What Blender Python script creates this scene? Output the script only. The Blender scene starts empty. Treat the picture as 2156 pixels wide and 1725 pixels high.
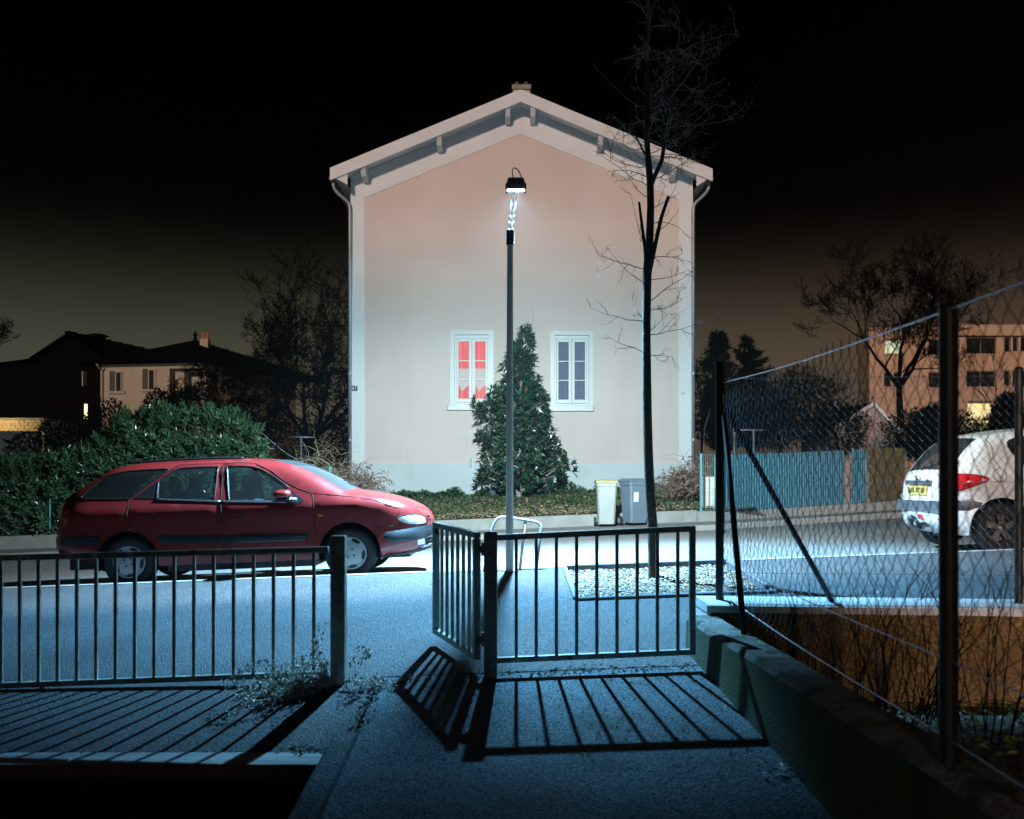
import bpy, bmesh, math, random
from mathutils import Vector, Matrix, noise
from mathutils.geometry import delaunay_2d_cdt
R = math.radians
S = bpy.context.scene
COL = S.collection

# ------------------------------------------------------------------ camera
CAMZ, FPX, CX, HY = 1.28, 2002.0, 1078.0, 1015.0
cd = bpy.data.cameras.new('camera'); cam = bpy.data.objects.new('camera', cd); COL.objects.link(cam)
cam.location = (0, 0, CAMZ); cam.rotation_euler = (R(90), 0, 0)
cd.sensor_width = 36; cd.lens = 36 * FPX / 2156; cd.shift_y = (HY - 862.5) / 2156
cd.clip_start = .05; cd.clip_end = 900
cd.dof.use_dof = True; cd.dof.focus_distance = 11.5; cd.dof.aperture_fstop = 2.5
S.camera = cam

# ------------------------------------------------------------------ night sky, with the town's glow low down
w = bpy.data.worlds.new('World'); S.world = w; w.use_nodes = True
nt = w.node_tree; nt.nodes.clear()
def N(t, k, **kw):
    n = t.nodes.new(k)
    for a, b in kw.items(): setattr(n, a, b)
    return n
def Mth(t, op, a, b=None, clamp=False):
    n = N(t, 'ShaderNodeMath', operation=op, use_clamp=clamp)
    for i, s in enumerate((a, b)):
        if s is None: continue
        if isinstance(s, (int, float)): n.inputs[i].default_value = s
        else: t.links.new(s, n.inputs[i])
    return n.outputs[0]
tc = N(nt, 'ShaderNodeTexCoord'); sp = N(nt, 'ShaderNodeSeparateXYZ'); nt.links.new(tc.outputs['Generated'], sp.inputs[0])
el = Mth(nt, 'POWER', Mth(nt, 'MAXIMUM', sp.outputs[2], 0.0), 4.0)
fall = Mth(nt, 'POWER', 2.71828, Mth(nt, 'MULTIPLY', el, -900.0))
side = N(nt, 'ShaderNodeMapRange'); side.inputs[1].default_value = -.5; side.inputs[2].default_value = .5; nt.links.new(sp.outputs[0], side.inputs[0])
mx = N(nt, 'ShaderNodeMix', data_type='RGBA'); nt.links.new(side.outputs[0], mx.inputs[0])
mx.inputs[6].default_value = (.062, .07, .045, 1); mx.inputs[7].default_value = (.1, .064, .042, 1)
bg = N(nt, 'ShaderNodeBackground'); ow = N(nt, 'ShaderNodeOutputWorld')
nt.links.new(mx.outputs[2], bg.inputs[0]); nt.links.new(fall, bg.inputs[1]); nt.links.new(bg.outputs[0], ow.inputs[0])

# ------------------------------------------------------------------ one distant warm light: the town's lamps behind the viewer
sd = bpy.data.lights.new('town_light', 'SUN'); sd.energy = 1.95; sd.color = (1.0, .74, .62); sd.angle = R(4)
so = bpy.data.objects.new('town_light', sd); COL.objects.link(so)
SUN_AZ, SUN_EL = R(-10), R(12)         # from behind and a little to the left, low
sdir = Vector((-math.sin(SUN_AZ) * math.cos(SUN_EL), math.cos(SUN_AZ) * math.cos(SUN_EL), -math.sin(SUN_EL)))
so.rotation_euler = sdir.to_track_quat('-Z', 'Y').to_euler(); so.location = (-15, -60, 30)

S.view_settings.view_transform = 'Standard'; S.view_settings.look = 'None'
S.view_settings.exposure = 0.0; S.view_settings.gamma = 1.0; S.view_settings.use_curve_mapping = False
S.render.engine = 'CYCLES'
cy = S.cycles
cy.use_denoising = True; cy.max_bounces = 6; cy.diffuse_bounces = 3; cy.glossy_bounces = 3; cy.transmission_bounces = 4
cy.transparent_max_bounces = 16; cy.caustics_reflective = False; cy.caustics_refractive = False
cy.sample_clamp_indirect = 4.0; cy.sample_clamp_direct = 0

# ------------------------------------------------------------------ helpers
def P(x, y, Y):
    """a point of the picture plane (2156 x 1725) taken back to the place at distance Y"""
    return Vector(((x - CX) * Y / FPX, Y, CAMZ - (y - HY) * Y / FPX))
def clampx(X): return max(-14., min(14., X))
def z_road(X, Y): return .22 + .04 * clampx(X) - .012 * (Y - 11)
def z_pave(X, Y):
    if X < -.87 and Y < 6.2: X += (-3 - X) * min(1, (6.2 - Y) / 1.1) * min(1, (-.87 - X) / .2)
    return .30 + .038 * max(-9, min(9, X)) - .06 * (10.9 - max(min(Y, 10.9), 6.4)) - .08 * max(0., 6.4 - Y)
ORG = {}
def tag(o, label=None, cat=None, group=None, kind=None):
    if label: o['label'] = label
    if cat: o['category'] = cat
    if group: o['group'] = group
    if kind: o['kind'] = kind
    return o
def thing(name, label, cat, loc=(0, 0, 0), group=None):
    o = bpy.data.objects.new(name, None); COL.objects.link(o); o.location = loc
    o.empty_display_size = .2
    ORG[o] = Vector(loc)
    return tag(o, label, cat, group)
def reparent_copy(o, parent=None):
    c = o.copy(); COL.objects.link(c)
    if parent is not None: c.parent = parent
    for ch in list(o.children): reparent_copy(ch, c)
    return c
class MB:
    def __init__(s): s.v = []; s.f = []
    def add(s, vs, fs):
        b = len(s.v); s.v += [tuple(p) for p in vs]; s.f += [tuple(i + b for i in q) for q in fs]
    def box(s, x0, x1, y0, y1, z0, z1, M=None):
        vs = [Vector(p) for p in ((x0,y0,z0),(x1,y0,z0),(x1,y1,z0),(x0,y1,z0),(x0,y0,z1),(x1,y0,z1),(x1,y1,z1),(x0,y1,z1))]
        if M is not None: vs = [M @ p for p in vs]
        s.add(vs, ((3,2,1,0),(4,5,6,7),(0,1,5,4),(1,2,6,5),(2,3,7,6),(3,0,4,7)))
    def beam(s, a, b, wd, h, up=(0, 0, 1)):
        a = Vector(a); b = Vector(b); d = (b - a).normalized(); u = Vector(up)
        x = d.cross(u)
        if x.length < 1e-4: x = d.cross(Vector((0, 1, 0)))
        x.normalize(); u = x.cross(d).normalized(); x *= wd / 2; u *= h / 2
        s.add([a-x-u, a+x-u, a+x+u, a-x+u, b-x-u, b+x-u, b+x+u, b-x+u], ((3,2,1,0),(4,5,6,7),(0,1,5,4),(1,2,6,5),(2,3,7,6),(3,0,4,7)))
    def tube(s, pts, r, n=6, cap=True, closed=False):
        pts = [Vector(p) for p in pts]; m = len(pts)
        if m < 2: return
        rr = r if isinstance(r, (list, tuple)) else [r] * m
        b0 = len(s.v); ref = None
        for i, p in enumerate(pts):
            if closed: d = pts[(i+1) % m] - pts[i-1]
            else: d = pts[min(i+1, m-1)] - pts[max(i-1, 0)]
            if d.length < 1e-9: d = Vector((0, 0, 1))
            d.normalize()
            if ref is None: ref = d.orthogonal().normalized()
            else:
                ref = ref - d * ref.dot(d)
                ref = ref.normalized() if ref.length > 1e-6 else d.orthogonal().normalized()
            q = d.cross(ref)
            for k in range(n):
                a = 2 * math.pi * k / n
                s.v.append(tuple(p + (ref * math.cos(a) + q * math.sin(a)) * rr[i]))
        seg = m if closed else m - 1
        for i in range(seg):
            for k in range(n):
                k2 = (k + 1) % n; i2 = (i + 1) % m
                s.f.append((b0 + i*n + k, b0 + i*n + k2, b0 + i2*n + k2, b0 + i2*n + k))
        if cap and not closed and n > 2:
            s.f.append(tuple(b0 + k for k in reversed(range(n))))
            s.f.append(tuple(b0 + (m-1)*n + k for k in range(n)))
    def lathe(s, prof, c=(0, 0, 0), axis='Z', n=24, a0=0, a1=None):
        """prof: (radius, along) pairs"""
        c = Vector(c); b0 = len(s.v); full = a1 is None
        if full: a1 = a0 + 2 * math.pi
        na = n if full else n + 1
        for (r, h) in prof:
            for k in range(na):
                a = a0 + (a1 - a0) * k / n; ca, sa = r * math.cos(a), r * math.sin(a)
                p = {'Z': (ca, sa, h), 'Y': (ca, h, sa), 'X': (h, ca, sa)}[axis]
                s.v.append(tuple(c + Vector(p)))
        for i in range(len(prof) - 1):
            for k in range(n):
                k2 = (k + 1) % na if full else k + 1
                s.f.append((b0 + i*na + k, b0 + i*na + k2, b0 + (i+1)*na + k2, b0 + (i+1)*na + k))
    def prism(s, poly, f, t):
        """poly 2-D points, f(u,v)->Vector, t thickness Vector; caps and sides"""
        a = [f(u, v) for u, v in poly]; b = [p + Vector(t) for p in a]; n = len(a)
        s.add(a + b, [tuple(range(n)), tuple(range(2*n-1, n-1, -1))] + [(i, (i+1) % n, n + (i+1) % n, n + i) for i in range(n)])
    def leaf(s, p, d, up, L, W, fold=.25):
        d = d.normalized(); x = d.cross(up)
        if x.length < 1e-4: x = d.orthogonal()
        x.normalize(); u = x.cross(d)
        m = p + d * L * .5; e = x * W * .5; lift = u * (W * fold)
        s.add([p, m - e + lift, p + d * L - u * L * .12, m + e + lift, m], ((0, 4, 1), (4, 2, 1), (0, 3, 4), (3, 2, 4)))
    def grid(s, xs, ys, zf, keep=None):
        b0 = len(s.v); nx = len(xs)
        for y in ys:
            for x in xs: s.v.append((x, y, zf(x, y)))
        for j in range(len(ys) - 1):
            for i in range(nx - 1):
                if keep and not keep((xs[i] + xs[i+1]) / 2, (ys[j] + ys[j+1]) / 2): continue
                s.f.append((b0 + j*nx + i, b0 + j*nx + i + 1, b0 + (j+1)*nx + i + 1, b0 + (j+1)*nx + i))
    def build(s, name, m, parent=None, smooth=False, bevel=0, normals=True, kind=None, angle=None):
        off = ORG.get(parent, Vector((0, 0, 0)))
        me = bpy.data.meshes.new(name)
        me.from_pydata([(a - off.x, b - off.y, c - off.z) for a, b, c in s.v], [], s.f)
        if normals or smooth:
            bm = bmesh.new(); bm.from_mesh(me)
            if normals: bmesh.ops.recalc_face_normals(bm, faces=bm.faces)
            if smooth:
                for f in bm.faces: f.smooth = True
                if angle:
                    for e in bm.edges:
                        if len(e.link_faces) == 2 and e.calc_face_angle(0) > angle: e.smooth = False
            bm.to_mesh(me); bm.free()
        o = bpy.data.objects.new(name, me); COL.objects.link(o)
        if m is not None: me.materials.append(m)
        if parent is not None:
            o.parent = parent; ORG[o] = off
        if bevel:
            bv = o.modifiers.new('bevel', 'BEVEL'); bv.width = bevel; bv.segments = 1; bv.limit_method = 'ANGLE'
        if kind: o['kind'] = kind
        return o
def boxp(name, m, parent, x0, x1, y0, y1, z0, z1, bevel=0):
    b = MB(); b.box(x0, x1, y0, y1, z0, z1); return b.build(name, m, parent, bevel=bevel)
def pip(x, y, poly):
    c = False; n = len(poly); j = n - 1
    for i in range(n):
        xi, yi = poly[i]; xj, yj = poly[j]
        if (yi > y) != (yj > y) and x < (xj - xi) * (y - yi) / (yj - yi) + xi: c = not c
        j = i
    return c
def segd(x, y, poly, closed=False):
    best = 1e9; n = len(poly)
    for i in range(n if closed else n - 1):
        ax, ay = poly[i]; bx, by = poly[(i+1) % n]
        dx, dy = bx - ax, by - ay; L = dx*dx + dy*dy
        t = 0 if L == 0 else max(0, min(1, ((x-ax)*dx + (y-ay)*dy) / L))
        d = math.hypot(x - ax - t*dx, y - ay - t*dy)
        if d < best: best = d
    return best
def dens(poly, step, closed=True):
    out = []; n = len(poly)
    for i in range(n if closed else n - 1):
        a = poly[i]; b = poly[(i+1) % n]; k = max(1, int(math.hypot(b[0]-a[0], b[1]-a[1]) / step))
        for q in range(k): out.append((a[0] + (b[0]-a[0]) * q / k, a[1] + (b[1]-a[1]) * q / k))
    if not closed: out.append(tuple(poly[-1]))
    return out
def smooth_line(pts, it=2, closed=False):
    for _ in range(it):
        out = []; n = len(pts)
        if not closed: out.append(pts[0])
        for i in range(n if closed else n - 1):
            a = pts[i]; b = pts[(i+1) % n]
            out.append(tuple(a[k]*.75 + b[k]*.25 for k in range(len(a)))); out.append(tuple(a[k]*.25 + b[k]*.75 for k in range(len(a))))
        if not closed: out.append(pts[-1])
        pts = out
    return pts
def cdt(loops, step, inside):
    """triangulate the loops' plane with an interior grid; returns verts2d, tris (all inside the first loop)"""
    vs = []; es = []
    for lp, closed in loops:
        b = len(vs); vs += [Vector(p) for p in lp]; n = len(lp)
        es += [(b + i, b + (i+1) % n) for i in range(n if closed else n - 1)]
    xs = [v.x for v in vs]; ys = [v.y for v in vs]
    if step:
        y = min(ys) + step / 2; row = 0
        while y < max(ys):
            x = min(xs) + step * (.5 if row % 2 else 0)
            while x < max(xs):
                if inside(x, y) and all(segd(x, y, lp, c) > step * .45 for lp, c in loops): vs.append(Vector((x, y)))
                x += step
            y += step; row += 1
    r = delaunay_2d_cdt(vs, es, [], 0, 1e-5)
    tr = []
    for f in r[2]:
        cx = sum(r[0][i].x for i in f) / len(f); cyy = sum(r[0][i].y for i in f) / len(f)
        if inside(cx, cyy): tr.append((tuple(f), cx, cyy))
    return [(v.x, v.y) for v in r[0]], tr

# ------------------------------------------------------------------ materials
MATS = {}
def ncol(c, k=1.): return (c[0]*k, c[1]*k, c[2]*k, 1)
def mat(name, col, rough=.6, metal=0., var=.18, scale=6., bump=0., bscale=60., col2=None, spec=.5, coat=0., detail=4., stretch=None, fine=0., fscale=200., island=0., rvar=0., wear=None, stain=None):
    if name in MATS: return MATS[name]
    m = bpy.data.materials.new(name); m.use_nodes = True; t = m.node_tree; b = t.nodes['Principled BSDF']
    tcn = N(t, 'ShaderNodeTexCoord'); src = tcn.outputs['Object']
    if stretch:
        mp = N(t, 'ShaderNodeMapping'); mp.inputs['Scale'].default_value = stretch; t.links.new(src, mp.inputs[0]); src = mp.outputs[0]
    nz = N(t, 'ShaderNodeTexNoise'); nz.inputs['Scale'].default_value = scale; nz.inputs['Detail'].default_value = detail; t.links.new(src, nz.inputs['Vector'])
    rp = N(t, 'ShaderNodeMapRange'); rp.inputs[1].default_value = .3; rp.inputs[2].default_value = .7; t.links.new(nz.outputs[0], rp.inputs[0])
    mx = N(t, 'ShaderNodeMix', data_type='RGBA'); t.links.new(rp.outputs[0], mx.inputs[0])
    mx.inputs[6].default_value = ncol(col, 1 - var); mx.inputs[7].default_value = ncol(col2, 1) if col2 else ncol(col, 1 + var)
    out = mx.outputs[2]
    def mixin(fac, c, out, mode='MIX'):
        q = N(t, 'ShaderNodeMix', data_type='RGBA', blend_type=mode); t.links.new(out, q.inputs[6]); q.inputs[7].default_value = c
        if isinstance(fac, float): q.inputs[0].default_value = fac
        else: t.links.new(fac, q.inputs[0])
        return q.outputs[2]
    if fine:
        n2 = N(t, 'ShaderNodeTexNoise'); n2.inputs['Scale'].default_value = fscale; n2.inputs['Detail'].default_value = 2; t.links.new(tcn.outputs['Object'], n2.inputs['Vector'])
        r2 = N(t, 'ShaderNodeMapRange'); r2.inputs[1].default_value = .35; r2.inputs[2].default_value = .65
        r2.inputs[3].default_value = 1 - fine; r2.inputs[4].default_value = 1 + fine; t.links.new(n2.outputs[0], r2.inputs[0])
        q = N(t, 'ShaderNodeMix', data_type='RGBA', blend_type='MULTIPLY'); q.inputs[0].default_value = 1; t.links.new(out, q.inputs[6]); t.links.new(r2.outputs[0], q.inputs[7]); out = q.outputs[2]
    if island:
        g = N(t, 'ShaderNodeNewGeometry'); r3 = N(t, 'ShaderNodeMapRange'); r3.inputs[3].default_value = 1 - island; r3.inputs[4].default_value = 1 + island
        t.links.new(g.outputs['Random Per Island'], r3.inputs[0])
        q = N(t, 'ShaderNodeMix', data_type='RGBA', blend_type='MULTIPLY'); q.inputs[0].default_value = 1; t.links.new(out, q.inputs[6]); t.links.new(r3.outputs[0], q.inputs[7]); out = q.outputs[2]
    for spec_ in (wear or []):           # (colour, noise scale, low, high, stretch)
        c, sc, lo, hi, st = spec_
        mp = N(t, 'ShaderNodeMapping'); mp.inputs['Scale'].default_value = st; t.links.new(tcn.outputs['Object'], mp.inputs[0])
        nn = N(t, 'ShaderNodeTexNoise'); nn.inputs['Scale'].default_value = sc; nn.inputs['Detail'].default_value = 6; t.links.new(mp.outputs[0], nn.inputs['Vector'])
        rr = N(t, 'ShaderNodeMapRange'); rr.inputs[1].default_value = lo; rr.inputs[2].default_value = hi; t.links.new(nn.outputs[0], rr.inputs[0])
        out = mixin(rr.outputs[0], ncol(c), out)
    t.links.new(out, b.inputs['Base Color'])
    b.inputs['Roughness'].default_value = rough; b.inputs['Metallic'].default_value = metal
    b.inputs['Specular IOR Level'].default_value = spec; b.inputs['Coat Weight'].default_value = coat; b.inputs['Coat Roughness'].default_value = .06
    if rvar:
        r4 = N(t, 'ShaderNodeMapRange'); r4.inputs[3].default_value = max(.02, rough - rvar); r4.inputs[4].default_value = min(1, rough + rvar); t.links.new(nz.outputs[0], r4.inputs[0]); t.links.new(r4.outputs[0], b.inputs['Roughness'])
    if bump:
        n5 = N(t, 'ShaderNodeTexNoise'); n5.inputs['Scale'].default_value = bscale; n5.inputs['Detail'].default_value = 3; t.links.new(src, n5.inputs['Vector'])
        bp = N(t, 'ShaderNodeBump'); bp.inputs['Strength'].default_value = min(1, bump); bp.inputs['Distance'].default_value = .02 * max(1, bump); t.links.new(n5.outputs[0], bp.inputs['Height']); t.links.new(bp.outputs[0], b.inputs['Normal'])
    MATS[name] = m; return m
def glow(name, col, strength):
    m = bpy.data.materials.new(name); m.use_nodes = True; b = m.node_tree.nodes['Principled BSDF']
    b.inputs['Base Color'].default_value = (.3, .3, .3, 1); b.inputs['Emission Color'].default_value = (*col, 1); b.inputs['Emission Strength'].default_value = strength
    MATS[name] = m; return m
def glassmat(name, tint=(.8, .9, .9), refl=1.0, rough=.02, haze=0.):
    m = bpy.data.materials.new(name); m.use_nodes = True; t = m.node_tree; t.nodes.remove(t.nodes['Principled BSDF'])
    o = t.nodes['Material Output']; tr = N(t, 'ShaderNodeBsdfTransparent'); tr.inputs[0].default_value = (*tint, 1)
    gl = N(t, 'ShaderNodeBsdfGlossy'); gl.inputs['Roughness'].default_value = rough; gl.inputs[0].default_value = (refl, refl, refl, 1)
    fr = N(t, 'ShaderNodeFresnel'); fr.inputs[0].default_value = 1.5
    mxs = N(t, 'ShaderNodeMixShader'); t.links.new(fr.outputs[0], mxs.inputs[0]); t.links.new(tr.outputs[0], mxs.inputs[1]); t.links.new(gl.outputs[0], mxs.inputs[2])
    last = mxs.outputs[0]
    if haze:                                   # a film of dust on the pane
        df = N(t, 'ShaderNodeBsdfDiffuse'); df.inputs[0].default_value = (.6, .66, .66, 1)
        m2 = N(t, 'ShaderNodeMixShader'); m2.inputs[0].default_value = haze; t.links.new(last, m2.inputs[1]); t.links.new(df.outputs[0], m2.inputs[2]); last = m2.outputs[0]
    t.links.new(last, o.inputs[0]); MATS[name] = m; return m

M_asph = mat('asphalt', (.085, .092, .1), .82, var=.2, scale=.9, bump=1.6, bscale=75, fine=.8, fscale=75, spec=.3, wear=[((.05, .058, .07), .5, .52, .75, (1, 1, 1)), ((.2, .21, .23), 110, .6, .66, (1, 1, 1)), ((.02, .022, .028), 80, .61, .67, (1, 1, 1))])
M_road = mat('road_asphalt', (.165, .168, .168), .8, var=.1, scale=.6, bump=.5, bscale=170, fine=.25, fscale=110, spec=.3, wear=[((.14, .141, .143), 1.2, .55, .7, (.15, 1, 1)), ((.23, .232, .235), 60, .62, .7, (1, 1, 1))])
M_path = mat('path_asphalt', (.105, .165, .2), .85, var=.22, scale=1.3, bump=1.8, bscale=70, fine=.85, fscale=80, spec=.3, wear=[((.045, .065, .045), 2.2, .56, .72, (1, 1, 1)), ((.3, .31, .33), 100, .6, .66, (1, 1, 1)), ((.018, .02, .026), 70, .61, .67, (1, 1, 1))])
M_conc = mat('concrete', (.27, .27, .26), .88, var=.15, scale=3, bump=.35, bscale=70, fine=.12, wear=[((.22, .22, .2), 2.5, .52, .72, (1, 1, .4)), ((.16, .2, .12), 6, .62, .75, (1, 1, 1))])
M_kerb = mat('kerb_stone', (.27, .27, .265), .85, var=.14, scale=2, bump=.3, bscale=90, fine=.15, wear=[((.25, .25, .24), 3, .55, .75, (1, 1, 1))])
M_mossc = mat('mossy_concrete', (.085, .1, .08), .92, var=.2, scale=3, bump=.35, bscale=60, fine=.4, fscale=70, wear=[((.07, .11, .012), 1.6, .38, .56, (1, 1, .35)), ((.035, .04, .045), 2.6, .5, .66, (1, 1, .3))])
M_soil = mat('soil', (.045, .038, .028), .95, var=.35, scale=8, bump=.8, bscale=40, fine=.4)
M_field = mat('dark_turf', (.035, .045, .022), .95, var=.35, scale=3, bump=.5, bscale=30)
M_ivyg = mat('bank_soil', (.06, .055, .032), .95, var=.4, scale=7, bump=.8, bscale=30)
M_stucco = mat('pink_render', (.6, .52, .485), .9, var=.035, scale=.7, bump=.22, bscale=90, fine=.04, fscale=60, wear=[((.5, .44, .415), 1.4, .62, .8, (2.2, 1, .22)), ((.52, .46, .43), 5, .66, .78, (1, 1, 1)), ((.54, .465, .435), .55, .5, .8, (1, 1, .5)), ((.66, .56, .52), 1.1, .6, .85, (.35, 1, 1))])
M_white = mat('white_paint', (.63, .66, .68), .75, var=.04, scale=1.2, bump=.08, bscale=90, wear=[((.58, .59, .59), 2.0, .58, .8, (1, 1, .35))])
M_plinth = mat('white_plinth', (.5, .54, .565), .85, var=.05, scale=1.2, bump=.14, bscale=90, wear=[((.42, .45, .46), 1.4, .58, .8, (1, 1, .5))])
M_frame = mat('window_white', (.5, .525, .525), .4, var=.03, scale=3)
M_tile = mat('roof_tile', (.13, .06, .045), .85, var=.3, scale=5, bump=.4, bscale=20)
M_zinc = mat('zinc', (.3, .33, .38), .5, .6, var=.2, scale=5, stretch=(1, 1, .2), rvar=.1)
M_rail = mat('railing_paint', (.27, .34, .31), .42, var=.3, scale=14, bump=.12, bscale=120, spec=.6, wear=[((.6, .62, .62), 9, .58, .66, (1, 1, .35)), ((.075, .045, .025), 16, .62, .7, (1, 1, .5))])
M_galv = mat('galvanised_wire', (.55, .6, .66), .32, .95, var=.25, scale=30)
M_post = mat('green_black_post', (.018, .026, .026), .5, var=.4, scale=20, bump=.1, bscale=90)
M_pole = mat('pole_paint', (.56, .55, .5), .5, var=.12, scale=4, stretch=(1, 1, .12), bump=.05, bscale=80, wear=[((.3, .3, .28), 8, .58, .7, (1, 1, .2))])
M_darkm = mat('dark_metal', (.028, .034, .042), .42, .3, var=.25, scale=20)
M_black = mat('black_plastic', (.012, .013, .015), .45, var=.3, scale=20)
M_rubber = mat('tyre_rubber', (.016, .017, .019), .75, var=.25, scale=30, bump=.2, bscale=150)
M_ochre = mat('ochre_render', (.29, .195, .08), .93, var=.2, scale=3, bump=2.5, bscale=42, fine=.5, fscale=50, wear=[((.17, .1, .045), 1.5, .52, .75, (1, 1, .6))])
M_cap = mat('white_coping', (.7, .73, .74), .8, var=.08, scale=4, bump=.3, bscale=40, wear=[((.4, .42, .42), 5, .6, .75, (1, 1, 1))])
M_bark = mat('street_tree_bark', (.04, .033, .027), .88, var=.4, scale=14, bump=.7, bscale=60, stretch=(1, 1, .35), wear=[((.1, .095, .085), 25, .62, .7, (1, 1, .6))])
M_twig = mat('twig_bark', (.06, .045, .037), .75, var=.3, scale=20)
M_darkbark = mat('dark_bark', (.004, .0038, .0036), .9, var=.3, scale=12, spec=0.)
M_dead = mat('dead_stem', (.3, .25, .19), .85, var=.3, scale=20, island=.4)
M_deadleaf = mat('dead_leaf', (.2, .13, .1), .85, var=.3, scale=20, island=.5)
M_laurel = mat('laurel_leaf', (.045, .105, .055), .22, var=.25, scale=4, island=.5, spec=.6)
M_magn = mat('magnolia_leaf', (.02, .06, .036), .25, var=.25, scale=4, island=.5, spec=.7)
M_magnb = mat('magnolia_leaf_back', (.11, .075, .055), .6, var=.25, scale=4, island=.4)
M_ivy = mat('ivy_leaf', (.05, .11, .04), .45, var=.3, scale=3, island=.55)
M_litter = mat('leaf_litter', (.23, .17, .1), .8, var=.3, scale=3, island=.5)
M_ever = mat('dark_evergreen', (.005, .008, .005), .7, spec=.08, var=.3, scale=3, island=.5)
M_gravel = mat('gravel', (.19, .165, .13), .85, var=.2, scale=5, island=.5)
M_teal = mat('teal_sheet', (.025, .125, .185), .5, var=.1, scale=1.5, bump=.05, wear=[((.03, .08, .11), 3, .6, .8, (1, 1, .3))])
M_tealp = mat('teal_post', (.1, .3, .34), .45, var=.1, scale=5)
M_board = mat('weathered_board', (.075, .055, .02), .8, var=.3, scale=6, stretch=(6, 6, .6), bump=.2)
M_night = mat('dark_pane', (.01, .012, .014), .1, var=.1, scale=2)
# ================================================================== SETTING: ground, road, pavements
def frange(a, b, st):
    n = max(1, int(round((b - a) / st))); return [a + (b - a) * i / n for i in range(n + 1)]
def struct(name, b, m): return tag(b.build(name, m, normals=False), kind='structure')
PITX0, PITX1, PITY0, PITY1 = .62, 2.4, 8.75, 10.72
EDGE_X, EDGE_Y = -.87, 5.09
def z_low(X, Y): return -1.15
b = MB()
def zg(X, Y):
    d = max(abs(X), abs(Y))
    if Y > 27: return .45 + .04 * max(-8, min(8, X)) - .3
    return z_road(X, min(Y, 30)) - .35
b.grid([-80, -60, -30, -16, -8, 0, 8, 16, 30, 60, 80], [-50, -14, -4, EDGE_Y, 11, 18, 22, 27, 40, 80, 120], lambda X, Y: -1.2 if Y <= EDGE_Y + .1 else zg(X, Y))
struct('ground', b, M_field)
b = MB(); b.grid(frange(-30, 30, 1.), [10.9, 11.6, 12.5, 14, 16, 18, 20, 23, 27, 30], z_road); struct('road', b, M_road)

b = MB()
xs = sorted(set(frange(-12, EDGE_X, .5) + frange(EDGE_X, PITX0, .25) + frange(PITX0, PITX1, .25) + frange(PITX1, 14, .5) + [1.42, EDGE_X - .2, EDGE_X - .1]))
ys = sorted(set(frange(EDGE_Y, 6.3, .3) + frange(6.3, PITY0, .3) + frange(PITY0, PITY1, .3) + [10.74]))
def keep(x, y):
    if PITX0 < x < PITX1 and PITY0 < y < PITY1: return False
    if y < 6.3: return x < EDGE_X
    if y < 7.2: return x < 1.42
    return True
b.grid(xs, ys, z_pave, keep); pave = struct('pavement', b, M_asph)
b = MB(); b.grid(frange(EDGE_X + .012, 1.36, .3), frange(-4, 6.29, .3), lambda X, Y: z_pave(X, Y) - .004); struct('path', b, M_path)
# near kerb: one stone after the other between pavement and road
x = -12.; k = 0
while x < 13:
    b = MB(); z0 = z_pave(x, 10.8); z1 = z_pave(x + 1, 10.8)
    vs = []
    for X, zt in ((x + .006, z0), (x + .994, z1)):
        vs += [(X, 10.742, zt - .3), (X, 10.895, zt - .3), (X, 10.895, zt - .012), (X, 10.88, zt + .004), (X, 10.742, zt + .003)]
    b.add(vs, [(0,1,2,3,4), (9,8,7,6,5)] + [(i, i+5, (i+1) % 5 + 5, (i+1) % 5) for i in range(5)])
    b.build('kerb_stone', M_kerb, pave); x += 1.
# far pavement along the gardens
KL = [(-30, 19.6), (4.0, 19.6), (11, 23.0), (17, 26.0)]; BL = [(-30, 21.45), (4.3, 21.45), (10.6, 24.55), (16.2, 27.3)]
def along(line, t):
    L = [math.dist(line[i], line[i+1]) for i in range(len(line)-1)]; T = t * sum(L)
    for i, l in enumerate(L):
        if T <= l or i == len(L) - 1: return tuple(line[i][k] + (line[i+1][k] - line[i][k]) * T / l for k in (0, 1))
        T -= l
def z_far(X, Y): return z_road(X, 19.6) + .10 - .006 * (Y - 19.6) * 0 - max(0, .012 * (Y - 21.5))
b = MB(); n = 60; vs = []
for i in range(n + 1):
    # matched columns by X
    X = -30 + 46.5 * i / n
    def yat(line):
        for j in range(len(line) - 1):
            if line[j][0] <= X <= line[j+1][0]: return line[j][1] + (line[j+1][1] - line[j][1]) * (X - line[j][0]) / (line[j+1][0] - line[j][0])
        return line[-1][1]
    ya, yb = yat(KL) + .15, yat(BL) + .05
    vs += [(X, ya, z_far(X, ya)), (X, yb, z_far(X, yb))]
b.add(vs, [(2*i, 2*i+2, 2*i+3, 2*i+1) for i in range(n)])
M_fpave = mat('pale_pavement', (.18, .18, .177), .85, var=.14, scale=1.5, bump=.3, bscale=120, fine=.2, wear=[((.12, .12, .118), 1.5, .55, .75, (1, 1, 1))])
fpave = struct('far_pavement', b, M_fpave)
tot = sum(math.dist(KL[i], KL[i+1]) for i in range(3)); nst = int(tot)
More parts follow.
